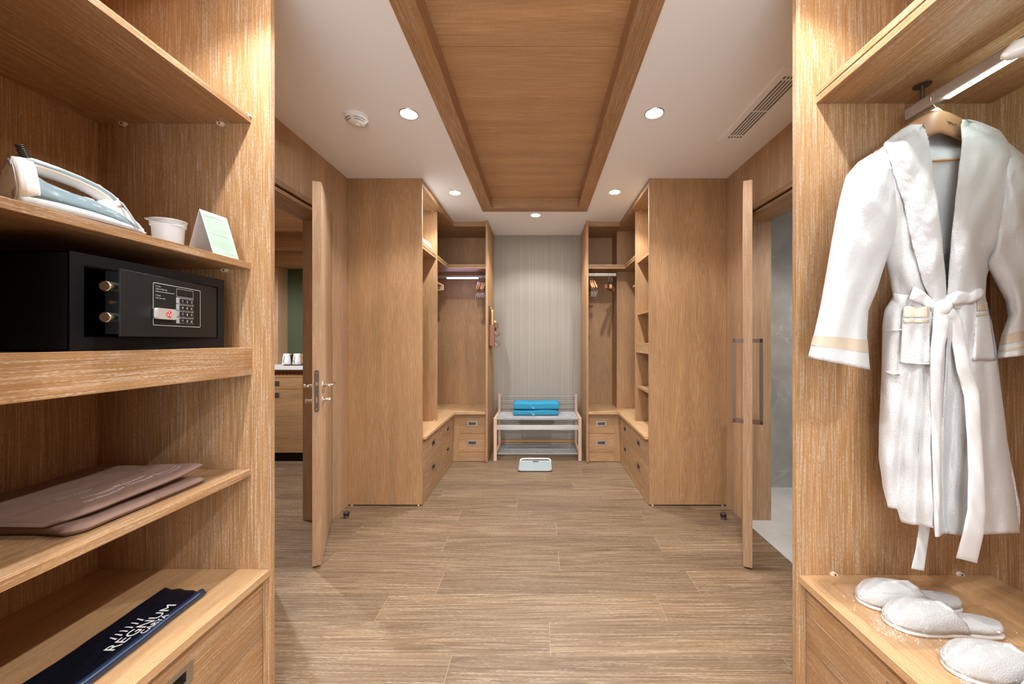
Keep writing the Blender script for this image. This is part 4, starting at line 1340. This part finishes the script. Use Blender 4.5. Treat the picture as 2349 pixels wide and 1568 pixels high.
# its hanger
hg = thing('robe_hanger', 'broad wooden hanger with chrome hook inside the white bathrobe', 'hanger', (1.170, YC, 2.03))
bm = bmesh.new()
hy = YC
tube(bm, [P3(2136, 236, hy), P3(2134, 220, hy), P3(2139, 207, hy), P3(2147, 205, hy), P3(2152, 212, hy)], .0015, 8)
tube(bm, [P3(2137, 228, hy), P3(2138.5, 236, hy), P3(2146, 246, hy), P3(2149, 252, hy)], .0015, 8)
obj('hook', bm, CHROME, hg, True)
bm = bmesh.new(); loops = []
n_ = 40
for i in range(n_ + 1):
    u = -1 + 2 * i / n_; au = abs(u)
    px = 2156 + 165 * u
    top = 252 + 165 * au ** 1.55 * .62 + 8 * au
    bot = 300 + (118 * au ** 1.25) * .72 + 5
    if au < .12: bot += -0
    y = hy + .014 + .02 * au ** 1.5 - .022 * gauss(au, .0, .35)
    th = .0075 + .006 * (1 - au)
    zt, zb = top, max(bot, top + 14)
    lp_ = []
    for k in range(16):
        a = 2 * PI * k / 16
        ca, sa = math.copysign(abs(math.cos(a)) ** .5, math.cos(a)), math.copysign(abs(math.sin(a)) ** .5, math.sin(a))
        lp_.append(P3(px, (zt + zb) / 2 + (zb - zt) / 2 * sa, y + th * ca))
    loops.append(lp_)
loft(bm, loops)
obj('shoulder_bar', bm, plain('robe_hanger_wood', (.36, .19, .10), .45), hg, True)
bm = bmesh.new(); tube(bm, [P3(2070, 352, hy + .0), P3(2090, 372, hy - .028), P3(2225, 364, hy - .028), P3(2246, 340, hy + .0)], .0035, 10)
obj('trouser_bar', bm, HANGW, hg, True)
bm = bmesh.new()
prism(bm, [P3(2135, 254, hy - .012), P3(2148, 246, hy - .012), P3(2152, 246, hy - .012), P3(2162, 253, hy - .012)], (0, .020, 0))
obj('paper_collar', bm, plain('pale_paper', (.72, .78, .70), .6), hg)
yh = hy - .0172
text('engraving', 'Regnum', .0125, frame4(P3(2181, 284, yh), (1, .08, -.30), (0, 0, 1)), INK, hg, .0004).location -= Vector((1.170, YC, 2.03))

# ================================================================== SLIPPERS in film bags
SLW = [(0, .004), (.006, .020), (.02, .029), (.05, .035), (.09, .034), (.13, .037), (.17, .043), (.205, .046), (.235, .042), (.255, .032), (.268, .018), (.2735, .004)]
def sw(s): return interp(SLW, s)[0]
def make_slipper(label, heel, toe, z=CT):
    ang = math.atan2(toe[1] - heel[1], toe[0] - heel[0])
    t = thing('slipper', label, 'slipper', (heel[0], heel[1], z + .0005), (0, 0, ang))
    st = [(.2735) * (.5 - .5 * math.cos(PI * i / 44)) for i in range(45)]
    def shell(prof, name, mat, s0=0):
        bm = bmesh.new(); loops = []
        for s in st:
            if s < s0: continue
            loops.append([(s, a, b) for a, b in prof(s)])
        loft(bm, loops)
        return obj(name, bm, mat, t, True, local=True)
    def sole(s):
        w = sw(s)
        return [(-w, .002), (-w - .001, .006), (-w, .010), (w, .010), (w + .001, .006), (w, .002)]
    shell(sole, 'sole', plain('slipper_sole', (.80, .79, .77), .5) if 'slipper_sole' not in bpy.data.materials else bpy.data.materials['slipper_sole'])
    def mid(s):
        w = sw(s)
        w2 = max(.002, w - .002)
        o = []
        for k in range(24):
            a = 2 * PI * k / 24
            ca, sa = math.cos(a), math.sin(a)
            o.append((w2 * 1.03 * math.copysign(abs(ca) ** .6, ca), .0205 + .0105 * math.copysign(abs(sa) ** .7, sa)))
        return o
    shell(mid, 'footbed', TERRY)
    def vamp(s):
        w = sw(s)
        k = min(1, max(0, (s - .085) / .045)); k = k * k * (3 - 2 * k)
        e = min(1, (.2745 - s) / .06) ** .5
        h = (.018 + .034 * k) * max(.15, e)
        o = []
        for q in range(26):
            a = PI * q / 25
            ca, sa = math.cos(a), math.sin(a)
            o.append((w * 1.05 * ca, .014 + h * max(0, sa) ** .75 + .0015 * math.sin(q * 1.3 + s * 60)))
        return o
    shell(vamp, 'upper', TERRY, .095)
    return t
make_slipper('white slipper toe just entering the bottom edge of the view on the worktop', (1.285, .765), (1.005, .790))
slips = [make_slipper('white closed slipper lying farthest back beside the closet panel', (1.212, 1.098), (.930, 1.122)),
         make_slipper('white closed slipper in the middle, in front of the rear one', (1.215, 1.002), (.930, 1.040)),
         make_slipper('white closed slipper lying in the bottom right corner of the worktop', (1.225, .862), (.950, .892))]
def film(label, x0, x1, y0, y1, feet, seed):
    bm = bmesh.new(); rows = []
    nx, ny = 64, 48
    rnd = random.Random(seed)
    segs = [(Vector(a), Vector(b)) for a, b in feet]
    for i in range(nx + 1):
        row = []
        for j in range(ny + 1):
            x = x0 + (x1 - x0) * i / nx; y = y0 + (y1 - y0) * j / ny
            x += .006 * mnoise.noise((j / 7, seed, 0)); y += .006 * mnoise.noise((i / 7, seed, 4))
            h = 0
            for a, b in segs:
                d = b - a; L_ = d.length; u = (Vector((x, y)) - a).dot(d) / L_ / L_
                uc = max(0, min(1, u)); dist = ((a + d * uc) - Vector((x, y))).length
                wl = .052
                hh = (.036 + .026 * min(1, max(0, (uc - .25) / .3))) * (1 if u < 1 else 1)
                h = max(h, hh * max(0, 1 - max(0, dist - .025) / wl) ** .55)
            h += .0025 + .006 * max(0, mnoise.noise((x * 40, y * 40, seed))) + .0035 * abs(mnoise.noise((x * 110, y * 60, seed + 3)))
            row.append((x, y, CT + .0015 + h))
        rows.append(row)
    loft(bm, rows, False, False)
    return tag(obj('plastic_bag', bm, FILM, None, True), label, 'plastic bag')
film('clear plastic bag wrapped over the two rear white slippers', .885, 1.275, .945, 1.215, [((1.20, 1.100), (.955, 1.120)), ((1.20, 1.004), (.965, 1.036))], 1)
film('clear plastic bag over the white slipper in the bottom right corner', .925, 1.30, .805, .938, [((1.215, .864), (.975, .890))], 5)

# ================================================================== SAFE
sf = thing('safe', 'black electronic hotel safe with its door slightly open on the oak shelf', 'safe', (-1.18, 1.0, 1.2965))
SX, SB, SY0, SY1, SZ0, SZ1 = -1.002, -1.36, .8085, 1.205, 1.2972, 1.511
oy0, oy1, oz0, oz1 = .834, 1.181, 1.325, 1.485
bm = bmesh.new()
t_ = .004
box(bm, SB, SX - .001, SY0, SY0 + t_, SZ0, SZ1, .0008); box(bm, SB, SX - .001, SY1 - t_, SY1, SZ0, SZ1, .0008)
box(bm, SB, SX - .001, SY0, SY1, SZ1 - t_, SZ1, .0008); box(bm, SB, SX - .001, SY0, SY1, SZ0, SZ0 + t_, .0008)
box(bm, SB, SB + t_, SY0, SY1, SZ0, SZ1)
obj('body', bm, SAFEM, sf)
bm = bmesh.new()
for q in ((SY0, oy0, SZ0, SZ1), (oy1, SY1, SZ0, SZ1), (oy0, oy1, oz1, SZ1), (oy0, oy1, SZ0, oz0)):
    box(bm, SX - .005, SX, q[0], q[1], q[2], q[3])
for q in ((oy0, oy0 + .003, oz0, oz1), (oy1 - .003, oy1, oz0, oz1), (oy0, oy1, oz1 - .003, oz1), (oy0, oy1, oz0, oz0 + .003)):
    box(bm, SX - .03, SX - .004, q[0], q[1], q[2], q[3])
bmesh.ops.remove_doubles(bm, verts=bm.verts[:], dist=1e-5)
obj('front_frame', bm, SAFEM, sf)
H_ = Vector((-1.003, 1.1775)); E_ = Vector((.1768, -.9842)); N_ = Vector((.9842, .1768))
def D3(u, w, z): p = H_ + E_ * u + N_ * w; return (p.x, p.y, z)
def dbox(bm, u0, u1, w0, w1, z0, z1, b=0.0):
    pts = [D3(u0, w0, z0), D3(u1, w0, z0), D3(u1, w0, z1), D3(u0, w0, z1)]
    v = Vector(D3(0, w1 - w0, 0)) - Vector(D3(0, 0, 0))
    prism(bm, pts, v, b)
bm = bmesh.new()
dbox(bm, 0, .328, -.004, 0, 1.3285, 1.4815, .0008)
dr = obj('door', bm, SAFEG, sf)
bm = bmesh.new()
dbox(bm, .02, .322, -.034, -.0045, 1.334, 1.476, .001)
obj('door_box', bm, SAFEM, dr)
bm = bmesh.new()
def dround(bm, u0, u1, z0, z1, r, w0, w1, n=5):
    pts = [D3((u0 + u1) / 2 + a, w0, (z0 + z1) / 2 + b) for a, b in rrect(abs(u1 - u0), z1 - z0, r, n)]
    prism(bm, pts, Vector(D3(0, w1 - w0, 0)) - Vector(D3(0, 0, 0)))
bolt = plain('bolt_steel', (.68, .62, .50), .25, 1.0)
for zz in (1.440, 1.371):
    bm = bmesh.new()
    a = Vector(D3(.322, -.019, zz)); b = Vector(D3(.342, -.019, zz))
    tube(bm, [a, b - (b - a) * .08, b], [.0115, .0115, .0100], 24)
    autosmooth(obj('bolt', bm, bolt, dr), 30)
bm = bmesh.new(); a = Vector(D3(.322, -.019, 1.4055)); b = Vector(D3(.326, -.019, 1.4055)); tube(bm, [a, b], .0045, 12)
obj('screw', bm, CHROME, dr)
# control panel outline
def outline(bm, u0, u1, z0, z1, r, lw, w):
    A = [D3((u0 + u1) / 2 + a, w, (z0 + z1) / 2 + b) for a, b in rrect(u1 - u0, z1 - z0, r, 5)]
    B = [D3((u0 + u1) / 2 + a, w, (z0 + z1) / 2 + b) for a, b in rrect(u1 - u0 - 2 * lw, z1 - z0 - 2 * lw, max(r - lw, .0004), 5)]
    va = [bm.verts.new(p) for p in A]; vb = [bm.verts.new(p) for p in B]
    for i in range(len(va)):
        j = (i + 1) % len(va); bm.faces.new((va[i], va[j], vb[j], vb[i]))
bm = bmesh.new()
outline(bm, .072, .240, 1.357, 1.4645, .004, .0018, .0006)
outline(bm, .1015, .1640, 1.4372, 1.4590, .002, .0011, .0006)
pn = obj('panel_outline', bm, SILVERP, dr)
bm = bmesh.new(); strips = [1.4350 - .0178 * k for k in range(4)]
for zt in strips:
    dround(bm, .1015, .1640, zt - .0162, zt, .0012, .0002, .0012)
kp = obj('keypad_plate', bm, SILVERP, dr)
chars = ['123', '456', '789', '*0#']
for r_i, zt in enumerate(strips):
    for c_i in range(3):
        uc = .1470 - .0168 * c_i
        bm = bmesh.new(); dround(bm, uc - .0072, uc + .0072, zt - .0150, zt - .0020, .0015, .0011, .0042)
        ky = obj('key', bm, BLACK, dr)
        tt = text('digit', chars[r_i][c_i], .0085, frame4(D3(uc, .0044, zt - .0118), (-E_.x, -E_.y, 0), (0, 0, 1)), WHITEINK, dr, .00005)
        tt.location = -wloc(dr)
        o_ = tt
bm = bmesh.new(); dround(bm, .1770, .2390, 1.3735, 1.4010, .006, .001, .010)
kb = autosmooth(obj('latch_knob', bm, plain('silver_knob', (.60, .58, .55), .3, .4), dr), 35)
bm = bmesh.new(); dround(bm, .179, .2420, 1.3745, 1.400, .006, .0004, .002)
obj('knob_base', bm, BLACK, kb)
bm = bmesh.new()
def tri(r, rot=0): return [(r * math.cos(R(a + rot)), r * math.sin(R(a + rot))) for a in (90, 210, 330)]
cu_, cz_ = .2030, 1.387
pts = []
for a in range(0, 360, 10):
    rr = .0085 * (1 + .14 * math.cos(R(3 * (a - 180))))
    pts.append(D3(cu_ - rr * math.cos(R(a)), .0102, cz_ + rr * math.sin(R(a))))
prism(bm, pts, Vector(D3(0, .0003, 0)) - Vector(D3(0, 0, 0)))
em = obj('key_sign', bm, plain('red_print', (.70, .05, .045), .5), kb)
bm = bmesh.new()
for a, rr in ((90, .0045), (210, .0045), (330, .0045)):
    c0 = (cu_ - rr * math.cos(R(a)), cz_ + rr * math.sin(R(a)))
    prism(bm, [D3(c0[0] + .0019 * math.cos(R(q)), .0106, c0[1] + .0019 * math.sin(R(q))) for q in range(0, 360, 40)], Vector(D3(0, .0002, 0)) - Vector(D3(0, 0, 0)))
obj('key_sign_mark', bm, WHITEINK, kb)
for s_, zz, in (('To Close:', 1.4545), ('1.Enter a 4-digit code,', 1.4480), ("2.Hold the door closed and press 'F'", 1.4415), ('To Open:', 1.4315), ('1.Enter your code', 1.4250)):
    tt = text('instruction', s_, .0056, frame4(D3(.2325, .0006, zz), (-E_.x, -E_.y, 0), (0, 0, 1)), SILVERP, dr, .00004, 'LEFT', .76)
    tt.location = -wloc(dr)

# ================================================================== STEAM IRON
LI = .206
ir = thing('steam_iron', 'white and blue-grey steam iron lying on the upper shelf', 'iron', (-1.078, .772, 1.582), (0, 0, math.atan2(.187, .078)))
IRW = [(0, .054), (.02, .060), (.05, .060), (.09, .053), (.13, .041), (.165, .025), (.19, .012), (LI, .0012)]
def iw(s): return interp(IRW, s)[0]
IB = plain('iron_blue_grey', (.19, .27, .30), .18)
IP = plain('iron_pale_blue', (.56, .62, .64), .2)
IWH = plain('iron_white', (.80, .80, .79), .22)
IG = plain('iron_grey', (.22, .24, .25), .35)
def iloft(name, prof, mat, s0=0.0, s1=LI, n=40, par=None, smooth=True):
    bm = bmesh.new()
    loops = [[(s, a, b) for a, b in prof(s)] for s in [s0 + (s1 - s0) * i / n for i in range(n + 1)]]
    loft(bm, loops)
    return obj(name, bm, mat, par or ir, smooth, local=True)
iloft('soleplate', lambda s: [(-iw(s), .001), (-iw(s), .005), (iw(s), .005), (iw(s), .001)], STEEL, smooth=False)
def skirt(s):
    w = iw(s); k = 1 - (s / LI) ** 3
    zt = .010 + .017 * k
    return [(w * q[0], q[1]) for q in ((-1.0, .006), (-1.04, .012), (-1.0, zt * .8 + .002), (-.93, zt), (.93, zt), (1.0, zt * .8 + .002), (1.04, .012), (1.0, .006))]
iloft('skirt', skirt, IP)
def zt_(s): return interp([(0, .094), (.02, .090), (.045, .074), (.08, .065), (.12, .060), (.15, .050), (.18, .030), (LI, .009)], s)[0]
def tank(s):
    w = iw(s); zt = zt_(s); zb = max(.009, .019 * (1 - (s / LI) ** 3) + .006)
    zt = max(zt, zb + .002)
    o = []
    for k in range(24):
        a = PI * k / 23
        ca, sa = math.cos(a), math.sin(a)
        o.append((w * .97 * math.copysign(abs(ca) ** .8, ca) * (1 - .30 * sa), zb + (zt - zb) * sa ** .8))
    return o
iloft('water_tank', tank, IB, .012)
# white front hood joining handle and nose
def hood(s):
    zt = interp([(.118, .062), (.135, .078), (.15, .074), (.170, .054), (.19, .032), (.202, .018)], s)[0]
    zb = max(.010, zt_(s) * .62); w = iw(s) * .62
    return [(w * math.cos(PI * k / 15) * (1 if 0 else 1), zb + (zt - zb) * math.sin(PI * k / 15) ** .8) for k in range(16)]
iloft('front_hood', hood, IWH, .118, .202)
# heel: white shell with beige back plate
def heelsec(s):
    zt = .112 - .10 * (s / .05) ** 2 * .12
    o = []
    for k in range(28):
        a = 2 * PI * k / 28
        ca, sa = math.cos(a), math.sin(a)
        z = .058 + .054 * math.copysign(abs(sa) ** .7, sa)
        w = (.060 - .030 * max(0, (z - .035) / .077)) * (1.0 if s > .004 else .93)
        o.append((w * math.copysign(abs(ca) ** .6, ca), z))
    return o
iloft('heel_shell', heelsec, IWH, 0, .024, 8)
bm = bmesh.new()
prism(bm, [(-.0006, a * .82, .058 + (z - .058) * .84) for a, z in heelsec(.01)], (-.003, 0, 0), .0006)
obj('heel_plate', bm, plain('heel_beige', (.50, .49, .47), .5), ir, local=True)
for sy in (-1, 1):
    bm = bmesh.new()
    prism(bm, [(-.0038, sy * .024, .016), (-.0038, sy * .044, .026), (-.0038, sy * .044, .042), (-.0038, sy * .028, .036)], (-.001, 0, 0))
    obj('corner_inlay', bm, IG, ir, local=True)
bm = bmesh.new()
o_ = [(-.0038, .024 * math.cos(R(a)), .084 + .020 * math.sin(R(a))) for a in range(15, 166, 10)]
i_ = [(-.0038, .018 * math.cos(R(a)), .084 + .013 * math.sin(R(a))) for a in range(165, 14, -10)]
prism(bm, o_ + i_, (-.001, 0, 0))
obj('grey_inlay', bm, IG, ir, local=True)
bm = bmesh.new(); prism(bm, [(-.0038, a, .078 + b) for a, b in rrect(.022, .009, .002)], (-.0008, 0, 0)); obj('rating_label', bm, plain('label_grey', (.42, .39, .36), .6), ir, local=True); bm = bmesh.new(); prism(bm, [(-.0038, a, .030 + b) for a, b in rrect(.036, .012, .003)], (-.0008, 0, 0))
obj('rating_label', bm, bpy.data.materials['label_grey'], ir, local=True)
# handle arch
def hpath(v): return interp([(0, .012, .098), (.12, .030, .104), (.3, .060, .101), (.5, .090, .095), (.7, .116, .086), (.85, .134, .075), (1, .150, .056)], v)
bm = bmesh.new(); loops = []
N_H = 36
for i in range(N_H + 1):
    v = i / N_H
    x, z = hpath(v); x2, z2 = hpath(min(1, v + .03)); x1, z1 = hpath(max(0, v - .03))
    tx, tz = x2 - x1, z2 - z1; l = math.hypot(tx, tz); tx /= l; tz /= l
    rw_, rh = .0185 - .002 * math.sin(v * PI), .0150 + .003 * (abs(v - .5) * 2) ** 2
    loops.append([(x - tz * rh * math.sin(a), rw_ * math.cos(a), z + tx * rh * math.sin(a)) for a in [2 * PI * k / 18 for k in range(18)]])
loft(bm, loops)
hd = obj('handle', bm, IWH, ir, True, local=True)
for sy in (-1, 1):
    bm = bmesh.new(); lo = []
    for i in range(30):
        v = .02 + .9 * i / 29
        x, z = hpath(v); x2, z2 = hpath(min(1, v + .03)); x1, z1 = hpath(max(0, v - .03))
        tx, tz = x2 - x1, z2 - z1; l = math.hypot(tx, tz); tx /= l; tz /= l
        rw_, rh = .0190 - .002 * math.sin(v * PI), .0155 + .003 * (abs(v - .5) * 2) ** 2
        lo.append([(x - tz * rh * math.sin(a), sy * rw_ * math.cos(a), z + tx * rh * math.sin(a)) for a in (R(8), R(18), R(28), R(38))])
    loft(bm, lo, False, False)
    obj('grey_stripe', bm, IB, hd, True, local=True)
bm = bmesh.new(); tube(bm, [(.118, 0, .098), (.124, 0, .097), (.132, 0, .092)], [.004, .005, .003], 10)
obj('indicator_light', bm, plain('orange_plastic', (.8, .30, .03), .3), ir, True, local=True)
bm = bmesh.new(); lathe(bm, [(.007, 0), (.0075, .010), (.006, .014), (.0005, .014)], (.150, 0, .066), 20)
autosmooth(obj('spray_knob', bm, IWH, ir, local=True))
bm = bmesh.new(); lathe(bm, [(.019, 0), (.020, .005), (.017, .009), (.0005, .011)], (.100, 0, .052), 32)
autosmooth(obj('steam_dial', bm, IWH, ir, local=True))
bm = bmesh.new()
pts = []; rs = []
for i in range(33):
    v = i / 32
    pts.append((.020 - .010 * v, -.004, .110 + .030 * v)); rs.append(.0068 + (.0012 if (i // 2) % 2 else -.0006) - .001 * v)
tube(bm, pts, rs, 14)
obj('cord_guard', bm, BLACK, ir, True, local=True)
CORD = plain('grey_cord', (.48, .47, .46), .35, .3)
for yy, k in ((-.013, 0), (.010, 1)):
    bm = bmesh.new()
    tube(bm, [(.142, yy * .5, .070), (.150, yy, .072), (.158, yy * 1.2, .066), (.168, yy * 1.4 - .002, .046), (.180, yy * 1.3 - .003, .024), (.184, yy * 1.3 - .003, .012)], .0022, 10)
    obj('clip_wire', bm, CORD, ir, True, local=True)
# lettering along the tank
for k, (s_, sx_) in enumerate((('vertical steam', .040), ('anti drip', .075), ('anti-calc', .100), ('auto shut-off', .123))):
    w = iw(sx_ + .01)
    tt = text('lettering', s_, .0050, frame4((sx_, -w * .985 - .0008, zt_(sx_) * .62 + .006 - .006 * k * .4), (1, .02 + .10 * k, -.10), (0, .22, 1)), WHITEINK, ir, .00004, 'LEFT', .8)

# ================================================================== MEASURING CUP
mc = thing('measuring_cup', 'translucent white plastic measuring cup on the upper shelf', 'cup', (U(386, 1.055), 1.055, 1.5825))
def ov(r, z, n=48, lip=0):
    o = []
    for k in range(n):
        a = 2 * PI * k / n
        rr = r * (1 + .05 * math.cos(2 * a))
        if lip and abs(a - PI * 1.2) < .18: rr += lip
        o.append((rr * math.cos(a), rr * math.sin(a), z))
    return o
bm = bmesh.new()
loft(bm, [ov(.0005, .0008), ov(.030, .0008), ov(.032, .004), ov(.0345, .050), ov(.0375, .052), ov(.0385, .068)], False)
loft(bm, [ov(.0005, .0028), ov(.029, .003), ov(.031, .005), ov(.0333, .0505), ov(.0363, .0532), ov(.0372, .068)], False)
autosmooth(obj('wall', bm, MILK, mc, local=True))
bm = bmesh.new(); loft(bm, [ov(.0370, .0665, lip=.006), ov(.0400, .0665, lip=.006), ov(.0405, .0685, lip=.006), ov(.0370, .0688, lip=.006), ov(.0370, .0665, lip=.006)], False)
obj('rim', bm, MILK, mc, True, local=True)

# ================================================================== TENT CARD
tcd = thing('tent_card', 'folded pale green notice card standing on the upper shelf', 'card', (-1.01, 1.17, 1.5825))
cz0, cz1 = 1.5825, 1.7125
ya_, yb_ = 1.133, 1.221
GREEN = plain('pale_green_card', (.46, .66, .52), .7)
def leafp(x_bot, mat, name, ya, yb, yba, ybb):
    bm = bmesh.new()
    a = [(-1.0165, ya, cz1), (-1.0075, yb, cz1), (x_bot + .006, ybb, cz0), (x_bot, yba, cz0)]
    v = [bm.verts.new(p) for p in a]
    v2 = [bm.verts.new((p[0] - .0006, p[1], p[2])) for p in a]
    bm.faces.new(v); bm.faces.new(v2[::-1])
    for i in range(4): bm.faces.new((v[i], v[(i + 1) % 4], v2[(i + 1) % 4], v2[i]))
    return obj(name, bm, mat, tcd)
leafp(-.984, GREEN, 'front_leaf', ya_, yb_, ya_ + .010, yb_ + .012)
leafp(-1.052, plain('white_card', (.60, .56, .58), .7), 'back_leaf', ya_, yb_, ya_, yb_)
# printed lines on the front leaf
A0 = Vector((-1.0165, ya_, cz1)); A1 = Vector((-1.0075, yb_, cz1)); B0 = Vector((-.984, ya_ + .010, cz0)); B1 = Vector((-.978, yb_ + .012, cz0))
def card(u, v): return (A0.lerp(A1, u)).lerp(B0.lerp(B1, u), v)
nrm = (A1 - A0).cross(B0 - A0).normalized()
if nrm.x < 0: nrm = -nrm
bm = bmesh.new()
rnd = random.Random(4)
v = .09
k = 0
while v < .84:
    bold = k in (0, 1, 2, 16, 17)
    x = .08 if v < .5 else .08
    e = rnd.uniform(.62, .95) if k not in (2, 9, 20) else .4
    while x < e:
        w = rnd.uniform(.02, .06)
        h = .0085 if bold else .005
        q = [card(x, v), card(min(x + w, e + .02), v), card(min(x + w, e + .02), v + h), card(x, v + h)]
        bm.faces.new([bm.verts.new(p + nrm * .0004) for p in q])
        x += w + .012
    v += .022 if k not in (2, 8, 15, 21) else .042
    k += 1
obj('printed_lines', bm, INKG, tcd)
exv = (A1 - A0).normalized(); eyv = (A0 - B0).normalized()
tt = text('logo', 'REGNUM', .0095, frame4(card(.60, .955) + nrm * .0004, exv, eyv), INKG, tcd, .00005); tt.location = -wloc(tcd)
tt = text('logo', 'rixu' if False else 'mi))', .006, frame4(card(.60, .885) + nrm * .0004, exv, eyv), INKG, tcd, .00005); tt.location = -wloc(tcd)

# ================================================================== BROWN LAUNDRY BAG
BR = plain('brown_bag_cloth', (.245, .15, .115), .62, bump=.25, bscale=1500)
lb_ = thing('laundry_bag', 'folded brown cloth laundry bag with white lettering on the middle shelf', 'bag', (-1.18, 1.0, .884))
def slab(name, x0, x1, y0, y1, zb, zt, fn, mat, par, seed, nx=46, ny=46, roll=.010):
    """soft folded cloth layer: x0 is the front edge (towards the room)"""
    bm = bmesh.new(); top = []; bot = []
    for i in range(nx + 1):
        u = i / nx; ra, rbm = [], []
        for j in range(ny + 1):
            v = j / ny
            x = x0 + (x1 - x0) * u; y = y0 + (y1 - y0) * v
            x += fn(u, v)[0]; y += fn(u, v)[1]
            e = min(1, u * 16, (1 - u) * 16, v * 20, (1 - v) * 20)
            e = math.sqrt(max(0, 1 - (1 - e) ** 2))
            dz = fn(u, v)[2]
            mid = (zb + zt) / 2
            wr = .0016 * mnoise.noise((u * 5, v * 4, seed)) + .0006 * mnoise.noise((u * 17, v * 15, seed))
            ra.append((x, y, mid + (zt - mid) * e + dz + wr * 2 * e)); rbm.append((x, y, max(zb, mid - (mid - zb) * e + dz * .9)))
        top.append(ra); bot.append(rbm)
    T = [[bm.verts.new(p) for p in r] for r in top]; B = [[bm.verts.new(p) for p in r] for r in bot]
    for G, fl in ((T, False), (B, True)):
        for i in range(nx):
            for j in range(ny):
                f = [G[i][j], G[i + 1][j], G[i + 1][j + 1], G[i][j + 1]]
                bm.faces.new(f[::-1] if fl else f)
    ring = [(0, j) for j in range(ny)] + [(i, ny) for i in range(nx)] + [(nx, j) for j in range(ny, 0, -1)] + [(i, 0) for i in range(nx, 0, -1)]
    for a, b in zip(ring, ring[1:] + ring[:1]):
        bm.faces.new((T[a[0]][a[1]], T[b[0]][b[1]], B[b[0]][b[1]], B[a[0]][a[1]]))
    return obj(name, bm, mat, par, True)
slab('lower_fold', -1.018, -1.38, .830, 1.158, .8848, .909, lambda u, v: (-.030 * max(0, 1 - v * 9) ** 2 - .0, .01 * math.sin(u * 5) * (v < .1), .0012 * math.sin(v * 6)), BR, lb_, 1.0)
def upf(u, v):
    lift = .006 + .022 * v ** 2 + .004 * math.sin(v * 5.5) - .012 * max(0, 1 - v * 5) ** 1.2
    return (-.012 - .055 * max(0, 1 - v * 4.5) ** 1.5, .004, lift * (1 - .55 * u))
uf = slab('upper_fold', -1.018, -1.37, .826, 1.158, .9085, .9245, upf, BR, lb_, 7.0)
def bagz(u, v): return .9248 + upf(u, v)[2]
bm = bmesh.new()
rnd = random.Random(11)
def stroke(bm, p, q, w):
    """thin white printed stroke lying on the upper fold; points (u, v)"""
    def pos(a, b):
        x = -1.018 + (-1.37 + 1.018) * a + upf(a, b)[0]; y = .826 + .332 * b + .004
        wr = .0016 * mnoise.noise((a * 5, b * 4, 7.0)) + .0006 * mnoise.noise((a * 17, b * 15, 7.0))
        return Vector((x, y, bagz(a, b) + wr * 2 + .0006))
    A, B_ = pos(*p), pos(*q)
    d = (B_ - A); nn = Vector((-d.y, d.x, 0)).normalized() * w
    bm.faces.new([bm.verts.new(c) for c in (A - nn, B_ - nn, B_ + nn, A + nn)])
for (uc, vc, n_, ln, du) in ((.13, .36, 22, .26, .020), (.20, .40, 20, .24, .024), (.14, .62, 18, .2, .020), (.20, .60, 18, .22, .022), (.10, .82, 16, .2, .016), (.15, .84, 16, .2, .020), (.34, .36, 14, .22, .018), (.38, .38, 12, .2, .018)):
    for i in range(n_):
        v0 = vc - ln / 2 + ln * i / n_
        cur = .025 * ((i / n_ - .5) * 2) ** 2
        a = rnd.choice((0, 1, 2))
        stroke(bm, (uc + cur, v0), (uc + cur + du, v0 + rnd.uniform(-.004, .006)), .0007)
        if a: stroke(bm, (uc + cur + du * rnd.choice((0, .5, 1)), v0), (uc + cur + du * rnd.choice((0, .5, 1)), v0 + .008), .0006)
obj('printed_lettering', bm, plain('cream_print', (.72, .70, .64), .7), uf)

# ================================================================== NAVY BAG
NV = plain('navy_cloth', (.0016, .004, .011), .42, bump=.3, bscale=40, spec=.3)
nb_ = thing('navy_bag', 'folded dark navy bag with white hotel lettering on the left worktop', 'bag', (-1.08, 1.0, CT))
def nf_(u, v):
    tear = .010 * (abs(((u * 3.1) % 1) - .5)) if v > .96 else 0
    return (.004 * math.sin(v * 5), tear + .018 * u * v - .01 * (u < .0), .0014 * math.sin(u * 9 + v * 3))
fold_ = slab('body', -1.008, -1.150, .760, 1.150, CT + .001, CT + .017, nf_, NV, nb_, 2.2, 40, 60)
bm = bmesh.new()
tube(bm, [(-1.017 + .004 * math.sin(5 * k / 20), .762 + .385 * k / 20, CT + .0122 + .0006 * math.sin(k)) for k in range(21)], .0105, 14)
obj('front_roll', bm, plain('navy_sheen', (.006, .022, .062), .3, spec=.7), nb_, True)
ex_, ey_ = (0, 1, 0), (-1, 0, 0)
zt = CT + .0215
for s_, size, x, y, sx_ in (('REGNUM', .036, -1.0345, 1.000, 1.12), ('CARYA', .0205, -1.0135, 1.004, 1.0)):
    zz = zt if s_ == 'REGNUM' else CT + .0238
    tt = text('lettering', s_, size, frame4((x, y, zz), ex_, ey_), WHITEINK, nb_, .0004, 'CENTER', sx_); tt.location = -wloc(nb_)
bm = bmesh.new()
for k in range(6):
    yy = .955 + .013 * k; cur = (k - 2.5)
    pts = []
    for q in range(7):
        v = q / 6
        pts.append((-1.066 - .022 * v, yy + .004 * cur * .5 * v * v * (1 if k > 2 else -1) * (1 if k > 2 else 1) + .0015 * math.sin(v * 3), zt, .0018 * (1 - .5 * v) + .0004))
    a_ = [(p[0], p[1] - p[3], p[2]) for p in pts]; b_ = [(p[0], p[1] + p[3], p[2]) for p in pts]
    loft(bm, [a_, b_], False, False)
obj('flame_emblem', bm, WHITEINK, nb_)
